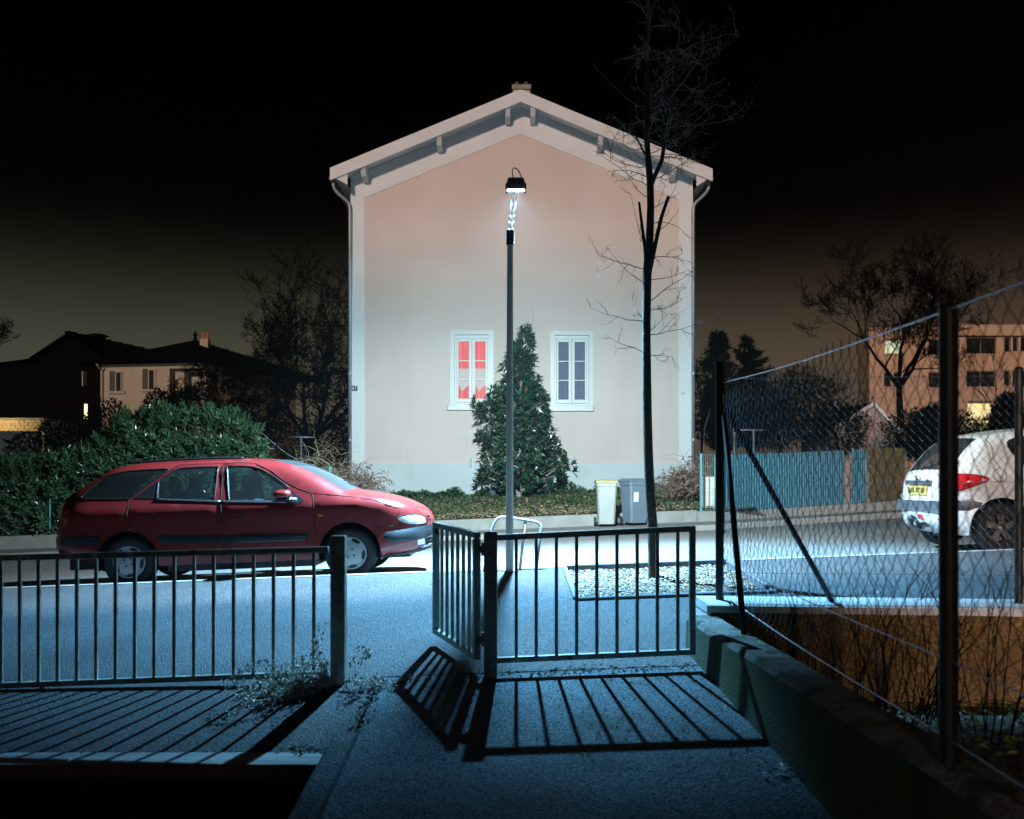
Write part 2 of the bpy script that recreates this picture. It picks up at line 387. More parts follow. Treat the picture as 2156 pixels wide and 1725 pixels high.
for i in range(14, nst):
    p0 = along(KL, (i + .006) / nst); p1 = along(KL, (i + .994) / nst)
    d = Vector((p1[0]-p0[0], p1[1]-p0[1], 0)).normalized(); nrm = Vector((-d.y, d.x, 0))
    b = MB(); vs = []
    for p in (p0, p1):
        q = Vector((p[0], p[1], 0)); zt = z_far(q.x, q.y)
        vs += [q + Vector((0, 0, zt - .3)), q + nrm*.158 + Vector((0, 0, zt - .3)), q + nrm*.158 + Vector((0, 0, zt + .004)), q + nrm*.02 + Vector((0, 0, zt + .004)), q + Vector((0, 0, zt - .018))]
    b.add(vs, [(0,1,2,3,4), (9,8,7,6,5)] + [(i2, i2+5, (i2+1) % 5 + 5, (i2+1) % 5) for i2 in range(5)])
    b.build('kerb_stone', M_kerb, fpave)

# ---- low corner by the camera: retaining wall with its pale coping, and the sunken yard below it
rw = thing('retaining_wall', 'low retaining wall with worn pale coping below the long railing', 'wall', (-4, EDGE_Y, -.2))
X0 = -9.
segs = frange(X0, EDGE_X - .11, 1.35)
for i in range(len(segs) - 1):
    a, c = segs[i] + .004, segs[i+1] - .004; b = MB(); vs = []
    for X in (a, c):
        zt = z_pave(-3, EDGE_Y) + .014
        vs += [(X, EDGE_Y - .21, zt - .07), (X, EDGE_Y + .03, zt - .07), (X, EDGE_Y + .03, zt), (X, EDGE_Y - .20, zt)]
    b.add(vs, [(0,1,2,3), (7,6,5,4)] + [(k, k+4, (k+1) % 4 + 4, (k+1) % 4) for k in range(4)])
    b.build('coping_stone', mat('worn_coping', (.33, .35, .37), .85, var=.25, scale=3, bump=.5, bscale=60, fine=.25, stretch=(.35, 2.4, 1), wear=[((.17, .19, .2), 3, .5, .7, (.3, 3, 1))]), rw, bevel=.008)
b = MB(); b.box(X0, EDGE_X - .06, EDGE_Y - .16, EDGE_Y + .02, -1.25, z_pave(-4, EDGE_Y) - .2)
vs = [(X, Y, z) for X in (X0, EDGE_X - .06) for (Y, z) in ((EDGE_Y - .16, -1.25), (EDGE_Y + .02, -1.25), (EDGE_Y + .02, z_pave(X, EDGE_Y) - .06), (EDGE_Y - .16, z_pave(X, EDGE_Y) - .06))]
b = MB(); b.add(vs, [(0,1,2,3), (7,6,5,4)] + [(k, k+4, (k+1) % 4 + 4, (k+1) % 4) for k in range(4)])
b.build('wall_face', M_mossc, rw)
pk = thing('path_edging', 'asphalt topped concrete edging of the ramp beside the sunken yard', 'edging', (EDGE_X, 2, -.4))
b = MB(); vs = []
for Y in frange(-4, EDGE_Y + .05, .5):
    z = z_pave(EDGE_X, Y); vs += [(EDGE_X - .1, Y, -1.25), (EDGE_X - .1, Y, z + .01), (EDGE_X - .07, Y, z + .035), (EDGE_X + .03, Y, z + .035), (EDGE_X + .045, Y, z - .05)]
n = len(vs) // 5
b.add(vs, [(5*i + k, 5*i + k + 5, 5*i + k + 6, 5*i + k + 1) for i in range(n - 1) for k in range(4)] + [(0, 1, 2, 3, 4), tuple(5*(n-1) + k for k in range(4, -1, -1))])
b.build('edging_strip', M_path, pk, normals=True)

# ---- tree pit with gravel
pit = thing('tree_pit', 'gravel filled rectangular tree pit framed by dark edging', 'tree pit', (1.5, 9.7, .2))
b = MB(); b.grid(frange(PITX0 - .02, PITX1 + .02, .2), frange(PITY0 - .02, PITY1 + .02, .2), lambda X, Y: z_pave(X, Y) - .05 + .02 * noise.noise((X * 3, Y * 3, 0)))
b.build('gravel_bed', mat('gravel_soil', (.25, .21, .16), .95, var=.35, scale=25, bump=.8, bscale=60, fine=.4, fscale=90), pit)
M_edg = mat('pit_edging', (.1, .11, .13), .8, var=.25, scale=10, bump=.4, bscale=90, fine=.3)
for (xa, ya, xb, yb) in ((PITX0 - .03, PITY0 - .03, PITX1 + .03, PITY0 - .03), (PITX0 - .03, PITY1 + .0, PITX1 + .03, PITY1 + .0), (PITX0 - .03, PITY0 + .02, PITX0 - .03, PITY1 - .05), (PITX1 + .03, PITY0 + .02, PITX1 + .03, PITY1 - .05)):
    b = MB(); b.beam((xa, ya, z_pave(xa, ya) - .03), (xb, yb, z_pave(xb, yb) - .03), .055, .12); b.build('edging', M_edg, pit, bevel=.008)
rg = random.Random(3); b = MB()
def stone(b, X, Y, z, s, rg):
    vs = []
    for k, (dx, dy, dz) in enumerate(((1,0,0),(0,1,0),(-1,0,0),(0,-1,0),(0,0,1),(0,0,-1))):
        q = s * rg.uniform(.6, 1.25); vs.append((X + dx*q*1.2, Y + dy*q, z + dz*q*.65))
    b.add(vs, ((0,1,4),(1,2,4),(2,3,4),(3,0,4),(1,0,5),(2,1,5),(3,2,5),(0,3,5)))
for i in range(3600):
    X, Y = rg.uniform(PITX0 + .01, PITX1 - .01), rg.uniform(PITY0 + .02, PITY1 - .04)
    stone(b, X, Y, z_pave(X, Y) - .038 + rg.uniform(0, .015) + .015 * noise.noise((X*3, Y*3, 0)), rg.choice((.009, .012, .016, .022)), rg)
b.build('gravel', M_gravel, pit, kind='stuff')
# loose grit, chips and moss on the asphalt
b = MB(); rg = random.Random(5)
for i in range(900):
    if rg.random() < .45: X, Y = rg.gauss(.45, .35), rg.uniform(6.4, 10.5)
    else: X, Y = rg.uniform(-4, 1.4), rg.uniform(3.2, 10.6)
    if (Y < EDGE_Y and X < EDGE_X) or (PITX0 - .06 < X and PITY0 - .06 < Y) or X > 1.22: continue
    stone(b, X, Y, z_pave(X, Y) + .002, rg.choice((.003, .004, .005, .008)), rg)
for i in range(420):           # crumbs along the foot of the right railing and the seam of the path
    if rg.random() < .6: X, Y = rg.uniform(-.1, 1.2), 6.27 + rg.gauss(0, .05)
    else: X, Y = EDGE_X + rg.gauss(0, .03), rg.uniform(EDGE_Y, 6.2)
    stone(b, X, Y, z_pave(X, Y) + .003, rg.choice((.004, .006, .009, .012)), rg)
tag(b.build('grit', mat('grit', (.2, .2, .19), .85, island=.6), kind='stuff'), 'loose grit and chips scattered over the asphalt', 'grit')
b = MB()
for i in range(70):
    cx_, cy_ = rg.uniform(.2, 1.2), rg.uniform(4.4, 6.2)
    for k in range(rg.randint(3, 9)):
        X, Y = cx_ + rg.gauss(0, .012), cy_ + rg.gauss(0, .012)
        if X > 1.25: continue
        stone(b, X, Y, z_pave(X, Y) + .001, rg.uniform(.003, .006), rg)
tag(b.build('moss_tufts', mat('moss', (.26, .3, .05), .95, island=.4), kind='stuff'), 'small yellow green moss tufts growing on the ramp', 'moss')

# ================================================================== the steel railings and the open gate
def railing(root, XL, XR, Y_L, Y_R, ztL, ztR, zbL, zbR, bars, endstile=None):
    def pt(X, f):
        t = (X - XL) / (XR - XL); return Vector((X, Y_L + (Y_R - Y_L) * t, f[0] + (f[1] - f[0]) * t))
    b = MB(); b.beam(pt(XL, (ztL, ztR)) - Vector((0, 0, .019)), pt(XR, (ztL, ztR)) - Vector((0, 0, .019)), .045, .038); b.build('top_rail', M_rail, root, bevel=.004)
    b = MB(); b.beam(pt(XL, (zbL, zbR)) + Vector((0, 0, .018)), pt(XR, (zbL, zbR)) + Vector((0, 0, .018)), .045, .036); b.build('bottom_rail', M_rail, root, bevel=.004)
    for X in bars:
        b = MB(); b.beam(pt(X, (zbL + .03, zbR + .03)), pt(X, (ztL - .03, ztR - .03)), .022, .022, up=(0, 1, 0)); b.build('bar', M_rail, root, bevel=.003)
def post(root, X, Y, z0, z1, wd, name='post'):
    b = MB(); b.box(X - wd/2, X + wd/2, Y - wd/2, Y + wd/2, z0, z1); o = b.build(name, M_rail, root, bevel=.006)
    return o
# left railing
lp = P(713, 1128, 6.22); lz = z_pave(lp.x, 6.22)
lr = thing('long_railing', 'long dark steel railing in front of the red estate car', 'railing', (lp.x, 6.22, lz))
post(lr, lp.x, 6.22, lz - .05, lp.z, .094)
a = P(692, 1151, 6.22); c = P(0, 1169, 6.34)
ab = P(692, 1424, 6.22); cb = P(0, 1449, 6.34)
def ext(p, q, X): t = (X - p.x) / (q.x - p.x); return p + (q - p) * t
XL = -5.2
bars = [ (P(x_, 1200, 6.22 + .12 * (692 - x_) / 692)).x for x_ in (661, 618, 576, 534, 492, 450, 408.5, 367, 325, 284, 243.5, 202.5, 162, 121.5, 81.5, 42, 2.5)]
while bars[-1] > XL + .2: bars.append(bars[-1] - .127)
railing(lr, XL, a.x, ext(a, c, XL).y, 6.22, ext(a, c, XL).z, a.z, ext(ab, cb, XL).z, ab.z, bars)
for X in (-3.12, -4.9):
    b = MB(); b.box(X - .012, X + .012, 6.3, 6.34, z_pave(X, 6.3) - .03, ext(ab, cb, X).z + .01); b.build('foot', M_rail, lr)
# right railing
gp = P(1033, 1119, 6.25); gz = z_pave(gp.x, 6.25)
rr_ = thing('short_railing', 'short dark steel railing between gate post and ochre wall', 'railing', (gp.x, 6.25, gz))
post(rr_, gp.x, 6.25, gz - .05, gp.z, .088)
a = P(1047, 1126, 6.25); c = P(1464, 1107, 6.25); ab = P(1047, 1396, 6.25); cb = P(1464, 1378, 6.25)
railing(rr_, a.x - .005, c.x, 6.25, 6.25, a.z, c.z, ab.z, cb.z, [P(x_, 1200, 6.25).x for x_ in (1087, 1129, 1171.5, 1214, 1256.5, 1299, 1341.5, 1384, 1427)])
b = MB(); b.box(c.x - .04, c.x, 6.228, 6.272, cb.z + .036, c.z - .002); b.build('end_stile', M_rail, rr_, bevel=.004)
# gate leaf
gl = thing('gate_leaf', 'narrow barred steel gate leaf standing open towards the street', 'gate', (gp.x - .09, 6.3, gz))
h0 = P(1006, 1121, 6.31); h1 = P(1006, 1390, 6.31); g0 = P(916, 1099, 7.2); g1 = P(916, 1333, 7.2)
dn = (g0 - h0).normalized(); dh = Vector((dn.x, dn.y, 0)).normalized(); side_ = Vector((dh.y, -dh.x, 0))
def gpt(t, z): p = h0 + (g0 - h0) * t; return Vector((p.x, p.y, z))
for nm, za, zb in (('top_rail', h0.z - .02, g0.z - .02), ('bottom_rail', h1.z + .02, g1.z + .02)):
    b = MB(); b.beam(gpt(0, za), gpt(1, zb), .045, .04); b.build(nm, M_rail, gl, bevel=.004)
for t in (0, 1):
    b = MB(); z1_ = (h0.z, g0.z)[t] - .042; z0_ = (h1.z, g1.z)[t] + .042
    b.beam(gpt(t, z0_) + dh * (.024 if t == 0 else -.024), gpt(t, z1_) + dh * (.024 if t == 0 else -.024), .05, .045, up=side_); b.build('stile', M_rail, gl, bevel=.004)
for k in range(6):
    t = .05 + .9 * (k + 1) / 7; b = MB(); p0 = gpt(t, h1.z + (g1.z - h1.z) * t + .035); p1 = gpt(t, h0.z + (g0.z - h0.z) * t - .035)
    b.beam(p0, p1, .022, .022, up=side_); b.build('bar', M_rail, gl, bevel=.003)
for zz in (h0.z - .11, h1.z + .14):
    b = MB(); b.box(h0.x - .01, gp.x - .046, 6.285, 6.315, zz - .025, zz + .025); b.tube([(gp.x - .052, 6.3, zz - .045), (gp.x - .052, 6.3, zz + .045)], .012, 8); b.build('hinge', M_rail, gl)
b = MB(); b.box(-.012, .012, -.03, .03, -.02, .02, Matrix.Translation(gpt(.93, g0.z - .07))); b.build('latch', M_darkm, gl)

# ================================================================== low concrete wall, ochre wall and the chain-link fences
def wx(Y): return 1.26 + .044 * (5.94 - Y)          # inner face of the low wall, at its top
cw = thing('concrete_wall', 'low mossy concrete wall running down beside the ramp', 'wall', (1.4, 4.5, 0))
b = MB(); vs = []; WY = frange(1.2, 6.68, .28)
for Y in WY:
    j = .006 * noise.noise((0, Y * 2.3, 1)); X = wx(Y); zt = .34 + .012 * noise.noise((3, Y * 1.7, 0))
    zb = z_pave(1.4, Y) - .1
    vs += [(X - .012 + j, Y, zb), (X + j, Y, zt - .035), (X + .03 + j, Y, zt), (X + .2, Y, zt + j), (X + .225, Y, zt - .03), (X + .225, Y, zt - .9)]
n = len(WY)
b.add(vs, [(6*i + k, 6*i + k + 6, 6*i + k + 7, 6*i + k + 1) for i in range(n - 1) for k in (0, 4)] + [tuple(range(6)), tuple(6*(n-1) + k for k in range(5, -1, -1))])
b.build('wall_face', M_mossc, cw, smooth=True, angle=R(30), normals=False)
b = MB(); b.add(vs, [(6*i + k, 6*i + k + 6, 6*i + k + 7, 6*i + k + 1) for i in range(n - 1) for k in (1, 2, 3)])
b.build('wall_top', mat('lit_wall_top', (.2, .21, .2), .92, var=.25, scale=5, bump=1.2, bscale=55, fine=.5, fscale=60, wear=[((.08, .1, .03), 3, .5, .62, (1, 1, 1)), ((.05, .055, .055), 6, .55, .65, (1, 1, 1))]), cw, smooth=True, angle=R(40), normals=False)  # less mossy than the face, and coloured lighter for the lamp spill on it
ow_ = thing('ochre_wall', 'rough ochre rendered wall with white painted coping under the chain link', 'wall', (2.4, 6.8, -.3))
def oy(X): return 6.70 - .095 * (X - 1.38)
b = MB(); vs = []
OX = frange(1.405, 6.2, .24)
for X in OX:
    vs += [(X, oy(X) + .03, -.75), (X, oy(X) + .03, .372), (X, oy(X) + .44, .372), (X, oy(X) + .44, -.4)]
n = len(OX); b.add(vs, [(4*i + k, 4*i + k + 4, 4*i + k + 5, 4*i + k + 1) for i in range(n - 1) for k in range(3)] + [(0, 1, 2, 3), tuple(4*(n-1) + k for k in (3, 2, 1, 0))])
b.build('wall_face', M_ochre, ow_)
b = MB(); vs = []; rg = random.Random(2)
for X in OX:
    j = .006 * noise.noise((X * 3, 0, 0)); X = X if X > 1.5 else 1.372
    vs += [(X, oy(X) - .005, .36 + j), (X, oy(X) - .012, .41), (X, oy(X) + .02, .425 + j), (X, oy(X) + .45, .425), (X, oy(X) + .475, .40), (X, oy(X) + .475, .36)]
b.add(vs, [(6*i + k, 6*i + k + 6, 6*i + k + 7, 6*i + k + 1) for i in range(n - 1) for k in range(5)] + [tuple(range(6)), tuple(6*(n-1) + k for k in range(5, -1, -1))])
b.build('coping', M_cap, ow_, smooth=True, angle=R(40))
b = MB(); b.box(1.376, 1.4, oy(1.38) + .0, oy(1.38) + .46, .12, .366); b.build('painted_end', M_cap, ow_)
b = MB(); b.box(1.36, 1.4, oy(1.38) - .02, oy(1.38) + .45, -.3, .118); b.build('end_footing', M_mossc, ow_)

def chain_link(b, O, U, Wd, H, cell, cellh, r, rg, barb=True, n=3):
    """zig-zag wires, each hooked round its neighbours: O origin, U unit direction along the fence"""
    O = Vector(O); U = Vector(U).normalized(); Nn = Vector((U.y, -U.x, 0)).normalized(); Z = Vector((0, 0, 1))
    nw = int(Wd / cell); nh = int(H / cellh)
    for k in range(nw + 1):
        pts = []
        for j in range(nh + 1):
            sgn = 1 if (j + k) % 2 == 0 else -1
            jit = .025 * cell
            p = O + U * (k * cell + sgn * cell * .5 + rg.uniform(-jit, jit)) + Z * (j * cellh) + Nn * (sgn * .004 * (1 if k % 2 else -1) + .010 * noise.noise((k * .3, j * .25, 3)))
            pts.append(p)
        b.tube(pts, r, n, cap=False)
        if barb:
            t = pts[-1]; sgn = 1 if (nh + k) % 2 == 0 else -1
            b.tube([t, t + U * (-sgn * cell * .3) + Z * cellh * .55, t + U * (sgn * cell * .1) + Z * cellh * 1.0, t + U * (-sgn * cell * .1) + Z * cellh * 1.3], r * 1.15, n, cap=False)
rg = random.Random(11)
# fence along the concrete wall, towards the viewer
nf = thing('chain_link_fence', 'sagging chain link fence standing on the mossy concrete wall beside the ramp', 'fence', (1.6, 4, .2))
FN = [(1.452, 3.163), (1.53, 6.92)]
U = Vector((FN[0][0] - FN[1][0], FN[0][1] - FN[1][1], 0)); L1 = U.length; U.normalize()
O = Vector((FN[1][0], FN[1][1] - .02, .39))
b = MB(); chain_link(b, O, U, 5.4, 1.5, .052, .056, .0019, rg); b.build('wire_mesh', M_galv, nf, kind='stuff')
def post_(root, X, Y, z0, z1, r, lean=0):
    b = MB(); b.tube([(X, Y, z0), (X + lean, Y, z1)], r, 10); b.tube([(X + lean, Y, z1 - .002), (X + lean, Y, z1 + .012)], [r * 1.12, r * .6], 10); b.build('post', M_post, root, smooth=True, angle=R(50))
post_(nf, FN[0][0], 3.163, .2, 1.86, .031)
cpX, cpY = P(1515, 1200, 6.92).x, 6.92
post_(nf, FN[0][0] - .04, 1.2, .2, 1.86, .031)
for z0, z1, r in ((2.0, 1.85, .0035), (.72, .69, .003), (.47, .43, .0035)):
    b = MB(); pts = []
    for i in range(30):
        t = i / 29; p = O + U * (5.4 * t); pts.append((p.x - .006, p.y, z0 + (z1 - z0) * min(1, t * 5.4 / L1) - .02 * math.sin(math.pi * ((t * 5.4 / L1) % 1))))
    b.tube(pts, r, 5)
    # the mesh is hooked on the wire, which glints as a twisted strand
    b.build('tension_wire', M_galv, nf, smooth=True)
b = MB(); b.tube([(cpX + .02, cpY - .03, 1.82), (P(1567, 1338, 5.85).x, 5.85, .34)], .021, 8); b.build('brace', M_post, nf, smooth=True)
# fence along the street, on the ochre wall
sf = thing('street_fence', 'chain link fence on the white coping between street and garden', 'fence', (cpX, cpY, .42))
post_(sf, cpX, cpY, .4, P(1515, 766, 6.92).z, .030)
b = MB(); b.tube([(cpX + .031, cpY - .012, .9), (cpX + .031, cpY - .012, P(1515, 772, 6.92).z)], .004, 5); b.build('edge_light_strip', mat('warm_edge_tint', (.35, .16, .04), .6, .3), sf)  # added orange strip, paints the warm light on the post's right edge
U2 = Vector((1, -.095, 0)).normalized(); Wd2 = 4.4
b = MB(); chain_link(b, (cpX, cpY, .45), U2, Wd2, 1.58, .0295, .031, .0016, rg); b.build('wire_mesh', M_galv, sf, kind='stuff')
pe = P(2160, 900, 6.62); post_(sf, pe.x, oy(pe.x) + .22, .4, 2.08, .028)
for z in (2.03, 1.28, .62):
    b = MB(); b.tube([(cpX, cpY - .01, z), (cpX + Wd2, cpY - .01 - .095 * Wd2, z)], .002, 5); b.build('tension_wire', M_galv, sf)
b = MB(); b.tube([(cpX + .02, cpY, 1.86), (P(1757, 1262, 6.72).x, 6.76, .425)], .02, 8); b.build('brace', M_post, sf, smooth=True)

# garden strip behind the concrete wall
b = MB()
def z_gard(X, Y): return .26 - .16 * max(0, (Y - 3.2)) + .03 * noise.noise((X * 2, Y * 2, 0))
b.grid(frange(1.5, 7, .25), frange(.6, 6.75, .25), z_gard); struct('garden_bed', b, M_soil)
b = MB(); rg = random.Random(21)
for i in range(2600):
    X, Y = rg.uniform(1.6, 4.6), rg.uniform(1.6, 6.5); a = rg.uniform(0, 6.28)
    b.leaf(Vector((X, Y, z_gard(X, Y) + rg.uniform(.005, .04))), Vector((math.cos(a), math.sin(a), rg.uniform(-.2, .5))), Vector((rg.uniform(-.5, .5), rg.uniform(-.5, .5), 1)), rg.uniform(.03, .07), rg.uniform(.018, .04))
tag(b.build('ground_leaves', mat('garden_leaf', (.07, .1, .03), .6, island=.6), kind='stuff', normals=False), 'low green leaves and litter covering the garden bed', 'ground cover')
def bare_bush(name, label, X, Y, z, h, nst, spread, r, rg, m, group=None, fork=2):
    root = thing(name, label, 'shrub', (X, Y, z), group); b = MB()
    def shoot(p, d, L, r, dep):
        pts = [p]; n = 5
        for i in range(n):
            d = (d + Vector((rg.gauss(0, .09), rg.gauss(0, .09), rg.gauss(.03, .06)))).normalized(); p = p + d * L / n; pts.append(p)
            if dep and rg.random() < .55: shoot(p, (d + Vector((rg.gauss(0, .55), rg.gauss(0, .55), rg.gauss(.1, .3)))).normalized(), L * rg.uniform(.25, .55), r * .6, dep - 1)
        b.tube(pts, [r * (1 - .75 * i / n) for i in range(n + 1)], 4, cap=False)
    for i in range(nst):
        a = rg.uniform(0, 6.28); s = spread * rg.random()
        shoot(Vector((X + math.cos(a) * s * .35, Y + math.sin(a) * s * .35, z)), Vector((math.cos(a) * s, math.sin(a) * s, 1)).normalized(), h * rg.uniform(.6, 1.05), r, fork)
    b.build('stems', m, root, normals=False); return root
rg = random.Random(31)
for i, (x_, Y, h) in enumerate(((1690, 5.9, .75), (1760, 5.6, .8), (1810, 5.9, .9), (1865, 5.3, .8), (1925, 5.5, .9), (1975, 5.1, .7), (2080, 4.5, .8))):
    X = (x_ - CX) * Y / FPX
    bare_bush('bare_shrub', ('first', 'second', 'third', 'fourth', 'fifth', 'sixth', 'seventh')[i] + ' leafless thin stemmed shrub from the corner post, against the ochre wall', X, Y, z_gard(X, Y), h, 9, .45, .0045, rg, M_darkbark, 'bare stems in the garden bed', 1)
# fallen bits on the ramp
b = MB(); rg = random.Random(8)
for i in range(11):
    p = P(1655 + rg.gauss(0, 14), 1640 + rg.gauss(0, 10), 1); Y = 4.45 + rg.gauss(0, .05); X = 1.24 + rg.gauss(0, .035); a = rg.uniform(0, 6.28)
    b.leaf(Vector((X, Y, z_pave(X, Y) + .012)), Vector((math.cos(a), math.sin(a), rg.uniform(-.05, .4))), Vector((rg.uniform(-.4, .4), 0, 1)), rg.uniform(.05, .1), .02)
tag(b.build('dry_leaf_cluster', mat('pale_dry_leaf', (.5, .48, .42), .7, island=.3), normals=False, kind='stuff'), 'cluster of pale dry leaves lying at the foot of the concrete wall', 'leaves')
# ================================================================== the street lamp (the light of the scene)
LY = 10.62; LX = P(1073, 1195, LY).x; LZ = z_pave(LX, LY)
lamp = thing('street_lamp', 'tall grey street lamp with lattice neck and a bright white floodlight', 'street lamp', (LX, LY, LZ))
zc0, zc1 = P(0, 516, LY).z, P(0, 486, LY).z
b = MB(); b.tube([(LX, LY, LZ - .05), (LX, LY, LZ + 1.0), (LX + .005, LY, zc0)], [.045, .042, .033], 20); b.build('pole', M_pole, lamp, smooth=True, angle=R(50))
b = MB(); b.lathe([(.0, .01), (.07, .01), (.07, 0), (.07, .012), (.047, .02), (.047, .05)], (LX, LY, LZ), n=20); b.build('base_ring', M_pole, lamp, smooth=True, angle=R(40))
b = MB(); b.tube([(LX + .005, LY, zc0), (LX + .006, LY, zc1)], .043, 16); col_ = b.build('collar', M_darkm, lamp, smooth=True, angle=R(50))
for z in (zc0 + .03, zc0 + .075, zc0 + .12):
    for a in range(3):
        an = a * 2.094 + .5; b = MB(); d = Vector((math.cos(an), math.sin(an), 0)); p = Vector((LX + .006, LY, z))
        b.tube([p + d * .04, p + d * .058], .006, 6); b.build('bolt', M_zinc, col_)
hx, hy, hz = P(1084, 402, 11.55); TOP = Vector((hx, 11.36, P(1084, 400, 11.36).z + .01)); BOT = Vector((LX + .006, LY, zc1 - .03))
tr = MB(); ax = (TOP - BOT).normalized(); e1 = Vector((1, 0, 0)); e1 = (e1 - ax * e1.dot(ax)).normalized(); e2 = ax.cross(e1)
cor = [(e1 * math.cos(a) + e2 * math.sin(a)) * .034 for a in (R(30), R(150), R(270))]
for c in cor: tr.tube([BOT + c, TOP + c], .0032, 6)
nb = 7
for i in range(nb):
    for k in range(3):
        c0, c1 = cor[k], cor[(k + 1) % 3]
        if i % 2: c0, c1 = c1, c0
        tr.tube([BOT + (TOP - BOT) * (i / nb) + c0, BOT + (TOP - BOT) * ((i + 1) / nb) + c1], .0018, 5)
tr.build('lattice_neck', mat('neck_paint', (.035, .04, .045), .6), lamp, smooth=True)
# head: a flat-glass floodlight tipped slightly up towards the far side
TILT = R(9); Hc = Vector((hx + .012, 11.55, hz)); MH = Matrix.Translation(Hc) @ Matrix.Rotation(TILT, 4, 'X')
b = MB(); pr = [(-.17, .0), (-.17, .05), (-.12, .13), (.02, .16), (.12, .12), (.17, .05), (.17, 0)]
vs = []
for X, k in ((-.105, .82), (-.09, 1), (.09, 1), (.105, .82)):
    vs += [MH @ Vector((X, y, z * k + (.0 if z else 0))) for y, z in pr]
n = len(pr); fs = [tuple(range(n)), tuple(range(4*n - 1, 3*n - 1, -1))]
for r_ in range(3): fs += [(r_*n + i, r_*n + i + 1, (r_+1)*n + i + 1, (r_+1)*n + i) for i in range(n - 1)]
b.add(vs, fs); b.build('housing', mat('lamp_housing', (.3, .32, .36), .4, .5, var=.15, scale=10), lamp, smooth=True, angle=R(35))
for s_ in (-1, 1):
    b = MB(); b.box(s_ * .115 - .012, s_ * .115 + .012, -.03, .03, .02, .09, MH); b.build('bracket', M_darkm, lamp, bevel=.004)
b = MB(); vs = [MH @ Vector(p) for p in ((-.098, -.165, -.004), (.098, -.165, -.004), (.098, .165, -.004), (-.098, .165, -.004))]; b.add(vs, [(0, 3, 2, 1)])
b.build('lens', glow('lamp_glass', (.86, .97, 1.0), 22.), lamp, normals=False)
b = MB(); q = [MH @ Vector(p) for p in ((.0, -.15, .02), (-.015, -.16, .09), (-.05, -.14, .19), (-.03, -.08, .26), (.02, -.04, .25), (.055, -.02, .19), (.075, 0, .12))]
b.tube(smooth_line([tuple(p) for p in q], 2), .0065, 6); b.build('cable', M_black, lamp, smooth=True)
def spot(name, energy, col, size, blend, aim, loc, rad):
    ld = bpy.data.lights.new(name, 'SPOT'); ld.energy = energy; ld.color = col; ld.spot_size = size; ld.spot_blend = blend; ld.shadow_soft_size = rad
    o = bpy.data.objects.new(name, ld); COL.objects.link(o); o.location = loc; o.rotation_euler = Vector(aim).to_track_quat('-Z', 'Y').to_euler(); return o
LP = MH @ Vector((0, .032, -.012)); LB = MH @ Vector((0, -.05, -.03))
b = MB(); b.box(-.125, .125, .017, .020, -.0292, -.005, MH); b.build('cutoff_baffle', M_darkm, lamp)   # added cut-off plate, shapes the beam to keep off the near pavement
def aim(deg): return (0, math.sin(R(deg)), -math.cos(R(deg)))
spot('lamp_beam', 4000, (.78, .96, 1.0), R(150), .3, aim(24), LP, .0018)
spot('lamp_throw', 11600, (.7, .95, 1.0), R(116), .9, aim(56), LP, .035)         # forward throw across the street and onto the gable
spot('lamp_spill', 11000, (.22, .62, 1.0), R(116), .42, aim(-1), LB, .05)         # stray light behind the added cut-off plate

# white hoop barrier at the lamp's foot, knocked askew
hb = thing('hoop_barrier', 'bent white tube hoop guarding the lamp pole', 'barrier', (LX + .02, 10.7, z_pave(0, 10.7)))
f1 = P(1019, 1196, 10.66); f2 = P(1128, 1196, 10.66); f1.z = z_pave(f1.x, 10.66) - .03; f2.z = z_pave(f2.x, 10.66) - .03
pts = [f1, P(1030, 1135, 10.72), P(1043, 1093, 10.78), P(1062, 1088, 10.79), P(1100, 1095, 10.79), P(1132, 1100, 10.78), P(1140, 1108, 10.76), P(1136, 1140, 10.71), f2]
b = MB(); b.tube(smooth_line([tuple(p) for p in pts], 2), .019, 10); M_hoop = mat('hoop_paint', (.42, .43, .41), .4, var=.1, scale=6, wear=[((.25, .17, .1), 14, .64, .7, (1, 1, 1))])
b.build('hoop', M_hoop, hb, smooth=True)
b = MB(); mb_ = P(1094, 1196, 10.7); mb_.z = z_pave(mb_.x, 10.7) - .03; b.tube([P(1106, 1098, 10.79), P(1101, 1140, 10.75), mb_], .017, 10); b.build('middle_leg', M_hoop, hb, smooth=True)

# ================================================================== the gabled house
HYW = 26.0
def HW(x, y): p = P(x, y, HYW); return p.x, p.z
WXL, WXR = HW(740, 0)[0], HW(1457, 0)[0]
AP = P(1096, 190, 25.35); RL = P(695, 355, 25.35); RRt = P(1500, 357, 25.35)
def z_roof(X): return AP.z + (RL.z - AP.z) * (X - AP.x) / (RL.x - AP.x) if X < AP.x else AP.z + (RRt.z - AP.z) * (X - AP.x) / (RRt.x - AP.x)
def z_bank(X, Y): t = (Y - 21.5) / 4.5; return (z_far(X, 21.5) + .24) * (1 - t) + (.93 + .03 * X) * t + .05 * noise.noise((X * .8, Y * .8, 0))
house = thing('gable_house', 'tall pale pink gabled house with two windows and white trim', 'house', (0, 27, .9))
WIN = [((957, 705), (1030, 853)), ((1168, 706), (1240, 855))]
zb = .3
out = [(WXL, zb), (WXR, zb), (WXR, z_roof(WXR) - .17), (AP.x, AP.z - .17), (WXL, z_roof(WXL) - .17)]
holes = []
for (a, c) in WIN:
    x0, z1 = HW(*a); x1, z0 = HW(*c); holes.append([(x0, z0), (x1, z0), (x1, z1), (x0, z1)])
bx0, bz1 = HW(1034, 985); bx1, bz0 = HW(1165, 1045); holes.append([(bx0, bz0 - .3), (bx1, bz0 - .3), (bx1, bz1), (bx0, bz1)])
v2, t2 = cdt([(out, True)] + [(h, True) for h in holes], 0, lambda x, y: pip(x, y, out) and not any(pip(x, y, h) for h in holes))
